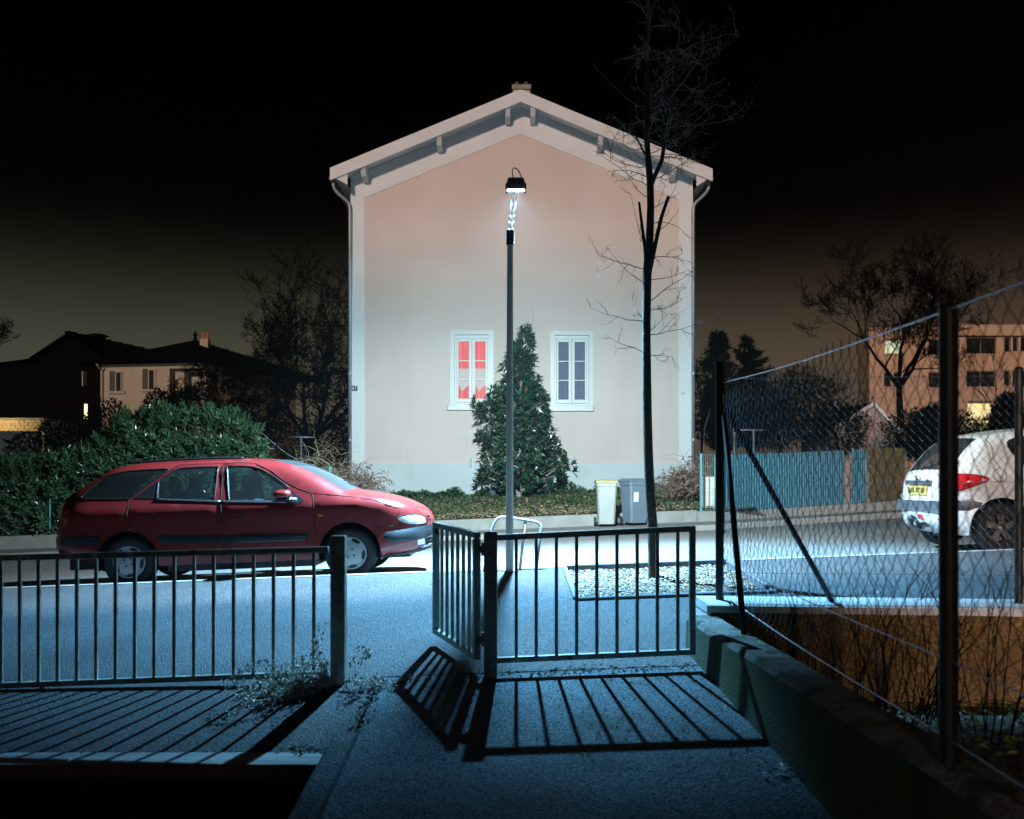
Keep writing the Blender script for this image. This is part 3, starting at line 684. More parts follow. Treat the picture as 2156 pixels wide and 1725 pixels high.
b = MB(); b.add([(x, HYW, z) for x, z in v2], [t[0] for t in t2]); b.build('gable_wall', M_stucco, house, normals=False)
b = MB()
for X, s_ in ((WXL, -1), (WXR, 1)): b.add([(X, HYW, 0), (X, HYW + 9, 0), (X, HYW + 9, z_roof(X) - .27), (X, HYW, z_roof(X) - .27)], [(0, 1, 2, 3)])
b.add([(x, HYW + 9, z) for x, z in out], [(0, 1, 2, 3, 4)]); b.build('side_wall', M_stucco, house, normals=False)
for h in holes[:2]:            # reveals
    b = MB(); x0, z0, x1, z1 = h[0][0], h[0][1], h[2][0], h[2][1]
    q = [(x0, z0), (x1, z0), (x1, z1), (x0, z1)]
    for i in range(4): a, c = q[i], q[(i+1) % 4]; b.add([(a[0], HYW, a[1]), (c[0], HYW, c[1]), (c[0], HYW + .3, c[1]), (a[0], HYW + .3, a[1])], [(0, 1, 2, 3)])
    b.build('window_reveal', M_white, house, normals=False)
# trim
sw = .36
boxp('corner_strip', M_white, house, WXL - .02, WXL + sw, HYW - .022, HYW + .3, .3, z_roof(WXL + sw) - .6)
boxp('corner_strip', M_white, house, WXR - sw, WXR + .02, HYW - .022, HYW + .3, .3, z_roof(WXR - sw) - .6)
b = MB()
for s_, Xo, Xw in ((-1, WXL - .02, WXL + sw), (1, WXR + .02, WXR - sw)):
    b.prism([(Xo, z_roof(Xo) - .205), (AP.x, AP.z - .205), (AP.x, AP.z - .93), (Xo, z_roof(Xo) - .93)], lambda u, v: Vector((u, HYW - .018, v)), (0, .04, 0))
b.build('rake_band', M_white, house)
pz = HW(0, 976)[1]
b = MB(); ps = 0
for xa, xb in ((WXL - .03, bx0), (bx1, WXR + .03)): b.box(xa, xb, HYW - .035, HYW + .02, .3, pz)
if bz1 < pz: b.box(bx0, bx1, HYW - .035, HYW + .02, bz1, pz)
b.build('plinth', M_plinth, house)
boxp('basement_hatch', mat('navy_door', (.03, .045, .1), .5, var=.2, scale=3), house, bx0, bx1, HYW + .12, HYW + .16, bz0 - .3, bz1)
def win_h(nm, mt, par, x0, x1, y0, y1, z0, z1): return boxp(nm, mt, par, x0, x1, y0, y1, z0, z1, bevel=.004)
M_lit = bpy.data.materials.new('lit_curtain'); M_lit.use_nodes = True
t = M_lit.node_tree; bs = t.nodes['Principled BSDF']; tcn = N(t, 'ShaderNodeTexCoord'); mp = N(t, 'ShaderNodeMapping'); mp.inputs['Scale'].default_value = (1, 0, .02); t.links.new(tcn.outputs['Object'], mp.inputs[0])
n1 = N(t, 'ShaderNodeTexNoise'); n1.inputs['Scale'].default_value = 13; n1.inputs['Detail'].default_value = 3; t.links.new(mp.outputs[0], n1.inputs['Vector'])
cr = N(t, 'ShaderNodeValToRGB'); t.links.new(n1.outputs[0], cr.inputs[0])
cr.color_ramp.elements[0].position = .34; cr.color_ramp.elements[0].color = (.8, .07, .14, 1); cr.color_ramp.elements[1].position = .72; cr.color_ramp.elements[1].color = (1, .42, .13, 1)
e = cr.color_ramp.elements.new(.5); e.color = (1, .2, .21, 1); e = cr.color_ramp.elements.new(.6); e.color = (1, .32, .28, 1)
bs.inputs['Base Color'].default_value = (.2, .03, .03, 1); t.links.new(cr.outputs[0], bs.inputs['Emission Color']); bs.inputs['Emission Strength'].default_value = .7
M_lace = bpy.data.materials.new('lit_lace'); M_lace.use_nodes = True; bs = M_lace.node_tree.nodes['Principled BSDF']
bs.inputs['Base Color'].default_value = (.4, .36, .36, 1); bs.inputs['Emission Color'].default_value = (.85, .5, .45, 1); bs.inputs['Emission Strength'].default_value = .2
M_blue = mat('blue_net_curtain', (.15, .175, .25), .8, var=.12, scale=9, stretch=(6, 1, .3))
M_pane = glassmat('window_glass', (.97, .99, .99), .5, .03)
for wi, (a, c) in enumerate(WIN):
    x0, z1 = HW(*a); x1, z0 = HW(*c); xm = (x0 + x1) / 2; F = HYW + .09
    b = MB()                                     # flat white surround on the wall
    so_ = .115
    for (xa, xb, za, zb_) in ((x0 - so_, x0, z0, z1 + so_), (x1, x1 + so_, z0, z1 + so_), (x0, x1, z1, z1 + so_)): b.box(xa, xb, HYW - .026, HYW + .01, za, zb_)
    wd = b.build('window', M_frame, house); wd['label'] = 'window with glowing red curtains' if wi == 0 else 'window with closed blue curtains'
    sx0, sx1 = x0 - .19, x1 + .1 + (.02 if wi else .0)
    boxp('sill', M_frame, wd, sx0, sx1, HYW - .12, HYW + .09, z0 - .15, z0 - .004, bevel=.01)
    b = MB(); fw = .05
    for (xa, xb, za, zb_) in ((x0, x0 + fw, z0, z1), (x1 - fw, x1, z0, z1), (x0 + fw, x1 - fw, z1 - .09, z1), (x0 + fw, x1 - fw, z0, z0 + .07)): b.box(xa, xb, F, F + .06, za, zb_)
    b.build('frame', M_frame, wd, bevel=.004)
    for s_ in (0, 1):
        xa, xb = (x0 + fw, xm) if s_ == 0 else (xm, x1 - fw); za, zb_ = z0 + .075, z1 - .095; st = .085
        ins = ((xa + .055, xb - st) if s_ == 0 else (xa + st, xb - .055)); za2, zb2 = za + .105, zb_ - .085
        b = MB()
        for q in ((xa + .003, ins[0], za, zb_), (ins[1], xb - .003, za, zb_), (ins[0], ins[1], za, za2), (ins[0], ins[1], zb2, zb_)): b.box(q[0], q[1], F - .022, F + .03, q[2], q[3])
        b.build('casement', M_frame, wd, bevel=.004)
        hh = (zb2 - za2) / 3
        for k in range(3):
            if k: b = MB(); zz = za2 + hh * k; b.box(ins[0], ins[1], F - .012, F + .02, zz - .013, zz + .013); b.build('glazing_bar', M_frame, wd)
            b = MB(); b.add([(ins[0], F + .008, za2 + hh*k + .01), (ins[1], F + .008, za2 + hh*k + .01), (ins[1], F + .008, za2 + hh*(k+1) - .01), (ins[0], F + .008, za2 + hh*(k+1) - .01)], [(0, 1, 2, 3)]); b.build('pane', M_pane, wd, normals=False)
    b = MB(); nn = 60; vs = []
    for i in range(nn + 1):
        X = x0 + .02 + (x1 - x0 - .04) * i / nn; y = F + .1 + .012 * math.sin(i * 1.35) + .006 * math.sin(i * .5)
        vs += [(X, y, z0 + .03), (X, y, z1 - .03)]
    b.add(vs, [(2*i, 2*i+2, 2*i+3, 2*i+1) for i in range(nn)]); b.build('curtain', M_lit if wi == 0 else M_blue, wd, smooth=True, normals=False)
    if wi == 0:
        for s_ in (0, 1):
            xa, xb = (x0 + .10, xm - .08) if s_ == 0 else (xm + .08, x1 - .10); hgt = z1 - z0; ztop = z0 + hgt * .535
            pts = [(xa, z0 + hgt * .30), (xa + .35 * (xb - xa), z0 + hgt * .20), (xb, z0 + hgt * .30)]
            top = []
            for i in range(9): top.append((xb + (xa - xb) * i / 8, ztop - (.03 if i % 2 else 0)))
            b = MB(); b.add([(x, F + .06, z) for x, z in pts + top], [tuple(range(len(pts) + len(top)))]); b.build('lace_curtain', M_lace, wd, normals=False)
boxp('room_back', mat('room_dark', (.05, .045, .045), .9), house, WXL + .3, WXR - .3, HYW + .6, HYW + .65, .8, 9)
# vents
for (xa, ya, cols, rows) in ((987, 965, 3, 6), (1199, 966, 3, 4)):
    x0, z1 = HW(xa, ya); vv = MB(); vv.box(x0 - .02, x0 + .035 * cols + .01, HYW - .045, HYW - .02, z1 - .05 * rows - .01, z1 + .02); vo = vv.build('vent_grille', M_white, house)
    for i in range(cols):
        for j in range(rows): boxp('vent_hole', M_black, vo, x0 + i*.035, x0 + i*.035 + .022, HYW - .048, HYW - .04, z1 - j*.05 - .032, z1 - j*.05)
# roof
roof = None
b = MB(); Yf, Yb = 25.35, HYW + 9.4; th = .05
for (E, sg) in ((RL, -1), (RRt, 1)):
    vs = [(AP.x, Yf + .02, AP.z + .0), (E.x, Yf + .02, E.z), (E.x, Yb, E.z), (AP.x, Yb, AP.z)]
    b.add(vs + [(p[0], p[1], p[2] - th) for p in vs], [(0, 1, 2, 3), (7, 6, 5, 4), (0, 4, 5, 1), (1, 5, 6, 2), (2, 6, 7, 3)])
roof = b.build('roof', M_tile, house)
for (E, sg) in ((RL, -1), (RRt, 1)):
    b = MB(); d = Vector((E.x - AP.x, 0, E.z - AP.z)).normalized()
    b.prism([(AP.x, AP.z + .01), (E.x, E.z + .01), (E.x, E.z - .32), (AP.x, AP.z - .32)], lambda u, v: Vector((u, Yf - .03, v)), (0, .045, 0)); b.build('bargeboard', M_white, roof)
    b = MB(); b.add([(AP.x, Yf + .02, AP.z - .2), (E.x, Yf + .02, E.z - .2), (E.x, HYW + .05, E.z - .2), (AP.x, HYW + .05, AP.z - .2)], [(0, 1, 2, 3)]); b.build('verge_soffit', M_white, roof, normals=False)
    Xw = WXL if sg < 0 else WXR
    b = MB(); b.add([(E.x - sg * .06, Yf + .1, E.z - .2), (Xw, Yf + .1, z_roof(Xw) - .62), (Xw, Yb, z_roof(Xw) - .62), (E.x - sg * .06, Yb, E.z - .2)], [(0, 1, 2, 3)])
    b.add([(E.x - sg * .06, Yf + .03, E.z - .2), (Xw, Yf + .03, z_roof(Xw) - .62), (Xw, Yf + .03, z_roof(Xw) - .25)], [(0, 1, 2)]); b.build('eaves_soffit', M_white, roof, normals=False)
for x_ in (766, 925, 1069, 1122, 1264, 1418):
    X = P(x_, 0, 25.6).x; zt = z_roof(X) - .21; b = MB()
    b.prism([(Yf + .02, zt), (HYW, zt), (HYW, zt - .34), (Yf + .42, zt - .34), (Yf + .2, zt - .28), (Yf + .04, zt - .12)], lambda u, v: Vector((X - .07, u, v)), (.14, 0, 0)); b.build('bracket', M_white, house, bevel=.012)
for i in range(2):      # thin weathered lead cover along the ridge joint
    pass
ch = P(1098, 183, 27.0); b = MB(); CT = P(0, 189, 27).z; b.box(ch.x - .24, ch.x + .24, 27, 27.6, AP.z - .6, CT); cho = b.build('chimney', mat('chimney_render', (.5, .38, .27), .9, var=.2), roof)
boxp('chimney_cap', M_conc, cho, ch.x - .27, ch.x + .27, 26.95, 27.65, CT + .002, CT + .13)
for dx in (-.13, .13):
    b = MB(); b.tube([(ch.x + dx, 27.3, CT + .13), (ch.x + dx, 27.3, CT + .33)], [.075, .06], 10); b.build('chimney_pot', M_tile, cho)
for (E, sg, xd) in ((RL, -1, 737), (RRt, 1, 1459.5)):
    b = MB(); gx, gz_ = E.x - sg * .02, E.z - .18
    prf = [(.085 * math.cos(a), .085 * math.sin(a)) for a in [math.pi + math.pi * i / 8 for i in range(9)]]
    vs = [];
    for Y in (Yf + .12, Yb): vs += [(gx + u, Y, gz_ + v) for u, v in prf]
    b.add(vs, [(i, i + 1, i + 10, i + 9) for i in range(8)] + [tuple(range(9))]); b.build('gutter', M_zinc, house, smooth=True, normals=False)
    X = P(xd, 0, 25.9).x; b = MB()
    pth = [(gx, Yf + .35, gz_ - .06), (gx, Yf + .35, gz_ - .2), (gx - sg * .08, Yf + .4, gz_ - .34), (X + sg * .12, 25.85, gz_ - .5), (X + sg * .02, 25.9, gz_ - .6), (X, 25.9, gz_ - .75), (X, 25.9, 1.4)]
    b.tube(smooth_line(pth[:-1], 2) + [pth[-1]], .048, 10); dp = b.build('downpipe', M_zinc, house, smooth=True)
    for z in (gz_ - 1.0, 6.6, 4.2, 2.4): b = MB(); b.tube([(X, 25.9, z), (X, 25.9, z + .06)], .056, 10); b.build('pipe_clip', M_zinc, dp, smooth=True, angle=R(40))
def text_mesh(name, body, size, m, parent, loc, rot=(R(90), 0, 0), ext=.004, bold=False):
    cu = bpy.data.curves.new(name, 'FONT'); cu.body = body; cu.size = size; cu.extrude = ext; cu.align_x = 'CENTER'; cu.align_y = 'CENTER'
    if bold: cu.offset = size * .02
    o = bpy.data.objects.new(name, cu); COL.objects.link(o)
    bpy.context.view_layer.update()
    me = bpy.data.meshes.new_from_object(o.evaluated_get(bpy.context.evaluated_depsgraph_get())); bpy.data.objects.remove(o)
    me.name = name; o = bpy.data.objects.new(name, me); COL.objects.link(o); me.materials.clear(); me.materials.append(m)
    off = ORG.get(parent, Vector((0, 0, 0))); o.parent = parent; o.location = Vector(loc) - off; o.rotation_euler = rot; ORG[o] = off
    return o
x67, z67 = HW(746.5, 818); pl = boxp('number_plate', mat('navy_enamel', (.012, .02, .06), .3, var=.05), house, x67 - .085, x67 + .085, HYW - .04, HYW - .023, z67 - .07, z67 + .07)
text_mesh('number', '67', .13, mat('enamel_white', (.8, .8, .8), .3, var=.02), pl, (x67, HYW - .043, z67))
x69, z69 = HW(1438, 829); text_mesh('house_number', '69', .11, mat('grey_digit', (.2, .23, .26), .5), house, (x69, HYW - .028, z69))

# ---- garden in front of the house: low wall, bank, ivy
gw = thing('garden_wall', 'low pale concrete wall holding the ivy bank along the far pavement', 'wall', (-1, 21.5, .2))
b = MB(); xs = frange(-4.6, 4.16, .73); vs = []
for X in xs:
    z = z_far(X, 21.45); vs += [(X, 21.4, z - .2), (X, 21.4, z + .24), (X, 21.42, z + .26), (X, 21.6, z + .26), (X, 21.6, z - .2)]
n = len(xs); b.add(vs, [(5*i + k, 5*i + k + 5, 5*i + k + 6, 5*i + k + 1) for i in range(n - 1) for k in range(4)] + [tuple(range(5)), tuple(5*(n-1) + k for k in (4, 3, 2, 1, 0))]); b.build('wall_body', M_conc, gw)
b = MB(); b.grid(frange(-5.4, 5.6, .3), frange(21.55, 27, .3), z_bank); struct('bank', b, M_ivyg)
rg = random.Random(41)
def litter_cover(n, fn):
    b = MB()
    for i in range(n):
        X, Y = fn(); a = rg.uniform(0, 6.28)
        b.leaf(Vector((X, Y, z_bank(X, Y) + rg.uniform(.0, .06))), Vector((math.cos(a), math.sin(a), rg.uniform(-.3, .6))), Vector((rg.uniform(-.6, .6), rg.uniform(-.9, .4), 1)), rg.uniform(.05, .1), rg.uniform(.04, .08), .15)
    return b
def ivy_pos():
    while True:
        X, Y = rg.uniform(-4.9, 4.9), rg.uniform(21.6, 25.9)
        t = (Y - 21.6) / 4.3 + .35 * noise.noise((X * .5, Y * .6, 7)) + (.35 if X > 2.4 else 0)
        if rg.random() < .12 + t: return X, Y
tag(litter_cover(15000, ivy_pos).build('ivy', M_ivy, kind='stuff', normals=False), 'low ivy carpet on the bank below the gable', 'ivy')
tag(litter_cover(9000, lambda: (rg.uniform(-4.9, 4.9), 21.6 + 4.2 * rg.random() ** 1.6)).build('leaf_litter', M_litter, kind='stuff', normals=False), 'brown leaf litter among the ivy on the bank', 'leaf litter')
b = MB()                          # taller sprigs against the plinth
for i in range(2600):
    X = rg.choice((rg.uniform(-3.6, -.6), rg.uniform(-3.2, -.8), rg.uniform(1.0, 4.5))); h = .32 * max(0, noise.noise((X * 2.2, 0, 0)) + .35)
    z = z_bank(X, 25.75) + rg.uniform(0, h + .05); a = rg.uniform(0, 6.28)
    b.leaf(Vector((X, rg.uniform(25.5, 25.9), z)), Vector((math.cos(a), math.sin(a) - .5, rg.uniform(-.2, .8))), Vector((rg.uniform(-.6, .6), -.6, 1)), rg.uniform(.06, .11), rg.uniform(.05, .08))
tag(b.build('ivy_fringe', M_ivy, kind='stuff', normals=False), 'taller ivy sprigs creeping up the plinth of the gable', 'ivy')

# ---- magnolia in front of the gable
mx0 = P(1092, 1042, 25.2); mag = thing('magnolia', 'conical evergreen magnolia with glossy leaves between the two windows', 'tree', (mx0.x, 25.2, z_bank(mx0.x, 25.2)))
prof = [(1036, 1092, 45), (1015, 1095, 78), (985, 1100, 92), (955, 1097, 80), (920, 1095, 74), (885, 1092, 66), (850, 1090, 60), (815, 1090, 46), (780, 1092, 36), (750, 1098, 24), (722, 1103, 15), (695, 1107, 6)]
def mag_prof(y):
    for i in range(len(prof) - 1):
        a, c = prof[i], prof[i+1]
        if c[0] <= y <= a[0]: t = (a[0] - y) / (a[0] - c[0]); return a[1] + (c[1]-a[1])*t, a[2] + (c[2]-a[2])*t
    return prof[-1][1], prof[-1][2]
rg = random.Random(51); lf = MB(); lb = MB(); br = MB(); s25 = 25.2 / FPX
def rosette(p, d, n, L, back=.06):
    for i in range(n):
        a = i * 2.4 + rg.uniform(-.4, .4); sp_ = rg.uniform(.35, 1.25); u = d.orthogonal().normalized(); v = d.cross(u)
        e = (u * math.cos(a) + v * math.sin(a)) * sp_ + d * rg.uniform(.2, 1)
        (lb if rg.random() < back else lf).leaf(p + e * .01, e, (d + Vector((rg.uniform(-.3, .3), -.3, .5))).normalized(), L * rg.uniform(.7, 1.2), L * rg.uniform(.3, .42))
base = Vector((mx0.x, 25.2, z_bank(mx0.x, 25.2)))
core = MB()                        # the shaded inside: old inner leaves round the stem
for i in range(1500):
    y = rg.uniform(740, 1030); xc, rx = mag_prof(y); a = rg.uniform(0, 6.28); rad = rx * s25 * .62 * math.sqrt(rg.random()); c = P(xc, y, 25.2)
    e = Vector((math.cos(a), math.sin(a), rg.gauss(0, .6))).normalized(); core.leaf(Vector((c.x + rad * math.cos(a), 25.2 + .7 * rad * math.sin(a), c.z)), e, Vector((rg.gauss(0, 1), rg.gauss(0, 1), 1)), .2, .1)
core.build('inner_foliage', M_magn, mag, kind='stuff', normals=False)
for i in range(118):               # leafy branch ends, each a loose clump of whorls
    y = 700 + 325 * (rg.random() ** .72); xc, rx = mag_prof(y); a = rg.uniform(0, 6.28)
    rad = rx * s25 * rg.uniform(.58, 1.02); c = P(xc, y, 25.2); tip = Vector((c.x + rad * math.cos(a), 25.2 + rad * .65 * math.sin(a), c.z))
    d = Vector((math.cos(a), math.sin(a) * .7, rg.uniform(.2, 1.1))).normalized(); sz = .05 + .075 * min(1, (y - 690) / 200)
    q = P(xc, min(y + 40, 1038), 25.2); br.tube([Vector((q.x, 25.2, q.z)), (Vector((q.x, 25.2, q.z)) + tip) / 2 + Vector((0, 0, .03)), tip], [.013, .009, .005], 4, cap=False)
    for k in range(rg.randint(3, 5)):
        p = tip + Vector((rg.gauss(0, sz), rg.gauss(0, sz * .8), rg.gauss(0, sz)))
        rosette(p, (d + Vector((rg.gauss(0, .4), rg.gauss(0, .4), rg.gauss(0, .3)))).normalized(), rg.randint(6, 9), .215)
for tgt in ((1002, 848), (1012, 862), (1022, 872), (1010, 880), (1035, 890), (1182, 962), (1172, 985), (1186, 975), (1176, 1000), (1015, 945), (1022, 925), (1105, 700), (1112, 694), (1118, 712)):
    p = P(tgt[0], tgt[1], 25.15); xc, rx = mag_prof(tgt[1] + 10); q = P(xc + (tgt[0] - xc) * .45, tgt[1] + 35, 25.2)
    br.tube([q, (p + q) / 2, p], [.012, .009, .005], 4, cap=False)
    for k in range(3): rosette(p + Vector((rg.gauss(0, .05), rg.gauss(0, .05), rg.gauss(0, .05))), (p - q).normalized(), 8, .17)
for i in range(7):
    a = rg.uniform(0, 6.28); s_ = rg.uniform(.05, .5); tp = base + Vector((math.cos(a) * s_, math.sin(a) * s_ * .5, rg.uniform(.6, 1.3)))
    br.tube([base, base * .5 + tp * .5 + Vector((0, 0, .1)), tp], [.04, .022, .012], 6, cap=False)
br.tube([base, base + Vector((.02, 0, 1.5)), P(1100, 730, 25.2)], [.07, .04, .012], 8)
br.build('trunk', mat('pale_bark', (.34, .3, .27), .85, var=.25, scale=12), mag, normals=False)
lf.build('foliage', M_magn, mag, kind='stuff', normals=False); lb.build('leaf_backs', M_magnb, mag, kind='stuff', normals=False)
# ================================================================== wheelie bins
def bin_(name, label, X, Y, z, rz, h, wd, dp, mb_, ml, group=None, sticker=False, bag=False):
    root = thing(name, label, 'bin', (X, Y, z), group); MR = Matrix.Translation((X, Y, z)) @ Matrix.Rotation(rz, 4, 'Z')
    b = MB(); vs = []
    for zz, k in ((.06, .78), (.1, .8), (h - .12, .97), (h - .115, 1.04), (h - .05, 1.05)):
        w_, d_ = wd / 2 * k, dp / 2 * k; c = .035
        vs += [MR @ Vector(p) for p in ((-w_ + c, -d_, zz), (w_ - c, -d_, zz), (w_, -d_ + c, zz), (w_, d_ - c, zz), (w_ - c, d_, zz), (-w_ + c, d_, zz), (-w_, d_ - c, zz), (-w_, -d_ + c, zz))]
    fs = [tuple(range(7, -1, -1))]
    for r_ in range(4): fs += [(r_*8 + i, r_*8 + (i+1) % 8, r_*8 + 8 + (i+1) % 8, r_*8 + 8 + i) for i in range(8)]
    fs.append(tuple(32 + i for i in range(8)))
    b.add(vs, fs); body = b.build('body', mb_, root, smooth=True, angle=R(25))
    b = MB(); w_, d_ = wd / 2 * 1.08, dp / 2 * 1.08; prf = [(-d_, h - .045), (-d_, h - .02), (-d_ * .8, h + .01), (0, h + .03), (d_ * .75, h + .02), (d_, h - .02), (d_, h - .045)]
    vs = [MR @ Vector((sx * w_, y, zz)) for sx in (-1, 1) for y, zz in prf]; n = len(prf)
    b.add(vs, [tuple(range(n)), tuple(range(2*n - 1, n - 1, -1))] + [(i, i + 1, n + i + 1, n + i) for i in range(n - 1)] + [(n - 1, 0, n, 2*n - 1)]); lid = b.build('lid', ml, root, bevel=.012)
    b = MB(); b.tube([MR @ Vector((-wd * .42, dp * .6, h - .06)), MR @ Vector((wd * .42, dp * .6, h - .06))], .014, 8); b.build('handle', ml, root, smooth=True)
    for sx in (-1, 1):
        b = MB(); c = MR @ Vector((sx * wd * .5, dp * .42, .1)); dx = (MR.to_3x3() @ Vector((1, 0, 0))) * .025
        b.tube([c - dx, c + dx], .1, 16); wh = b.build('wheel', M_rubber, root, smooth=True, angle=R(40))
        b = MB(); b.tube([c - dx * 1.1, c + dx * 1.1], .055, 12); b.build('hub', mat('hub_grey', (.2, .22, .24), .5), wh, smooth=True, angle=R(40))
    if sticker:
        b = MB(); b.add([MR @ Vector(p) for p in ((-wd * .33, -dp * .475, h * .52), (-wd * .09, -dp * .475, h * .52), (-wd * .09, -dp * .492, h * .73), (-wd * .33, -dp * .492, h * .73))], [(0, 1, 2, 3)]); b.build('sticker', mat('paper_label', (.7, .68, .64), .7, var=.1, scale=20), body, normals=False)
    return root
M_binl = mat('bin_pale_grey', (.34, .35, .345), .5, var=.06, scale=4); M_bind = mat('bin_slate', (.13, .17, .22), .45, var=.08, scale=4)
M_yel = mat('bin_yellow', (.5, .42, .2), .45, var=.08, scale=4)
for (nm, lab, x_, Y, rz, h, wd, dp, m1, m2, st) in (('wheelie_bin', 'pale grey wheelie bin with yellow lid beside the slate bin', 1276, 20.9, 0, 1.0, .44, .5, M_binl, M_yel, False),
        ('wheelie_bin', 'slate blue wheelie bin with white sticker behind the tree trunk', 1336, 20.95, R(24), 1.0, .5, .5, M_bind, M_bind, True),
        ('wheelie_bin', 'yellow lidded wheelie bin beyond the bonnet of the red car', 748, 21.0, 0, .98, .46, .5, M_binl, M_yel, False),
        ('wheelie_bin', 'slate grey wheelie bin beyond the bonnet of the red car', 785, 21.0, R(12), 1.0, .52, .55, M_bind, M_bind, False)):
    X = (x_ - CX) * Y / FPX; bin_(nm, lab, X, Y, z_far(X, 20.9) + .002, rz, h, wd, dp, m1, m2, 'wheelie bins put out along the far pavement', st)

# ================================================================== bare trees
def grow(b, p, d, L, r, dep, rg, wob=.16, up=.08, kids=(2, 3), spread=.6, shrink=.68, n=5, minr=.004, sides=5):
    pts = [p.copy()]; rs = [r]
    for i in range(n):
        d = (d + Vector((rg.gauss(0, wob), rg.gauss(0, wob), rg.gauss(up, wob * .7)))).normalized()
        p = p + d * (L / n); pts.append(p.copy()); rs.append(max(minr * .6, r * (1 - .5 * (i + 1) / n)))
        if dep > 0 and i >= 1 and rg.random() < .55:
            ax = d.orthogonal().normalized(); ax.rotate(Matrix.Rotation(rg.uniform(0, 6.28), 3, d)); e = (d + ax * rg.uniform(.6, 1.2) * spread * 1.4).normalized()
            grow(b, p, e, L * shrink * rg.uniform(.55, .95), max(minr, rs[-1] * .6), dep - 1, rg, wob, up, kids, spread, shrink, n, minr, max(3, sides - 1))
    b.tube(pts, rs, sides, cap=False)
    if dep > 0:
        for k in range(rg.randint(*kids)):
            ax = d.orthogonal().normalized(); ax.rotate(Matrix.Rotation(rg.uniform(0, 6.28), 3, d)); e = (d + ax * spread * rg.uniform(.5, 1.1)).normalized()
            grow(b, p, e, L * shrink * rg.uniform(.75, 1.1), max(minr, rs[-1] * .75), dep - 1, rg, wob, up, kids, spread, shrink, n, minr, max(3, sides - 1))
def bare_tree(label, x_, ybase, Y, h_trunk, L, r, dep, seed, group=None, lean=(0, 0), spread=.6, kids=(2, 3), up=.08, minr=.008, m=None):
    rg = random.Random(seed); X = (x_ - CX) * Y / FPX; z = CAMZ - (ybase - HY) * Y / FPX
    root = thing('bare_tree', label, 'tree', (X, Y, z), group)
    tp = Vector((X + lean[0], Y + lean[1], z + h_trunk)); b = MB(); b.tube([(X, Y, z - .2), ((X + tp.x) / 2 + .05, Y, z + h_trunk / 2), tp], [r * 1.2, r, r * .85], 8); b.build('trunk', m or M_darkbark, root, smooth=True)
    b = MB()
    for k in range(rg.randint(4, 5)):
        a = k * 1.4 + rg.uniform(-.3, .3); grow(b, tp.copy(), Vector((math.cos(a) * .7, math.sin(a) * .7, rg.uniform(.5, 1.3))).normalized(), L * rg.uniform(.8, 1.1), r * .6, dep, rg, spread=spread, kids=kids, up=up, minr=minr)
    b.build('branches', m or M_darkbark, root, normals=False, smooth=False)
    return root
bare_tree('tangled leafless tree between the pale villa and the gable house', 650, 1000, 31, 1.0, 2.45, .15, 5, 61, spread=.95, up=.05, minr=.010)
bare_tree('leafless thicket tree in front of the villa roof', 545, 990, 32, .8, 1.75, .1, 5, 62, spread=.95, up=.035, minr=.010)
bare_tree('leafless spreading tree in front of the apartment block', 1893, 960, 34, 2.4, 2.25, .13, 5, 63, spread=.8, up=.055, minr=.009)
bare_tree('far leafless tree behind the dark house', -12, 790, 75, 1.6, 1.5, .12, 3, 64, spread=.7, minr=.02)
bare_tree('small leafless tree behind the teal fence', 1760, 985, 29, 1.0, 1.15, .06, 3, 66, spread=.75, up=.02, minr=.009)
bare_tree('low leafless tree beside the clothes posts behind the teal fence', 1640, 985, 30, .9, 1.2, .07, 3, 67, spread=.8, up=.0, minr=.009)
bare_tree('leafless sapling at the corner of the dark hedge behind the white car', 2105, 960, 30, 1.0, 1.5, .035, 2, 68, spread=.4, minr=.008)

# ---- the street tree in its pit
TY = 10.0
def T(x_, y_, dy=0): return P(x_, y_, TY + dy)
st = thing('street_tree', 'slender leafless street tree rising from the gravel pit', 'tree', (T(1378, 1228).x, TY, z_pave(1.5, TY) - .04))
tk = [(1378, 1238), (1377, 1215), (1376, 1160), (1373, 1100), (1368.5, 1040), (1365, 960), (1363, 880), (1362, 800), (1361, 700), (1362, 620), (1363, 569), (1367.6, 510), (1370, 437), (1369, 383), (1364, 328), (1362, 292), (1363, 219), (1364, 109), (1364.5, 0), (1366, -80)]
rr = [.066, .06, .058, .055, .052, .05, .048, .046, .044, .044, .046, .042, .038, .037, .032, .028, .025, .02, .016, .008]
b = MB(); b.tube([T(*p) for p in tk], rr, 12)
def limb(pts, r0, r1, dy=0):
    n = len(pts); b.tube([T(p[0], p[1], dy * i / (n - 1)) for i, p in enumerate(pts)], [r0 + (r1 - r0) * i / (n - 1) for i in range(n)], 8)
limb([(1367, 400), (1376.6, 375), (1393, 339), (1400, 299), (1411, 255), (1418, 200), (1426, 130), (1430, 60)], .028, .008, -.25)
limb([(1365, 585), (1373, 547), (1383, 500), (1393, 456), (1407.6, 414)], .026, .017, -.12)
limb([(1361, 560), (1358, 521), (1351, 470), (1345.6, 426)], .022, .013, .1)
limb([(1364, 335), (1356.6, 323), (1345, 300), (1334.7, 277), (1328, 240)], .016, .005, -.2)
b.build('trunk', M_bark, st, smooth=True)
rg = random.Random(71); tw = MB(); lv = MB()
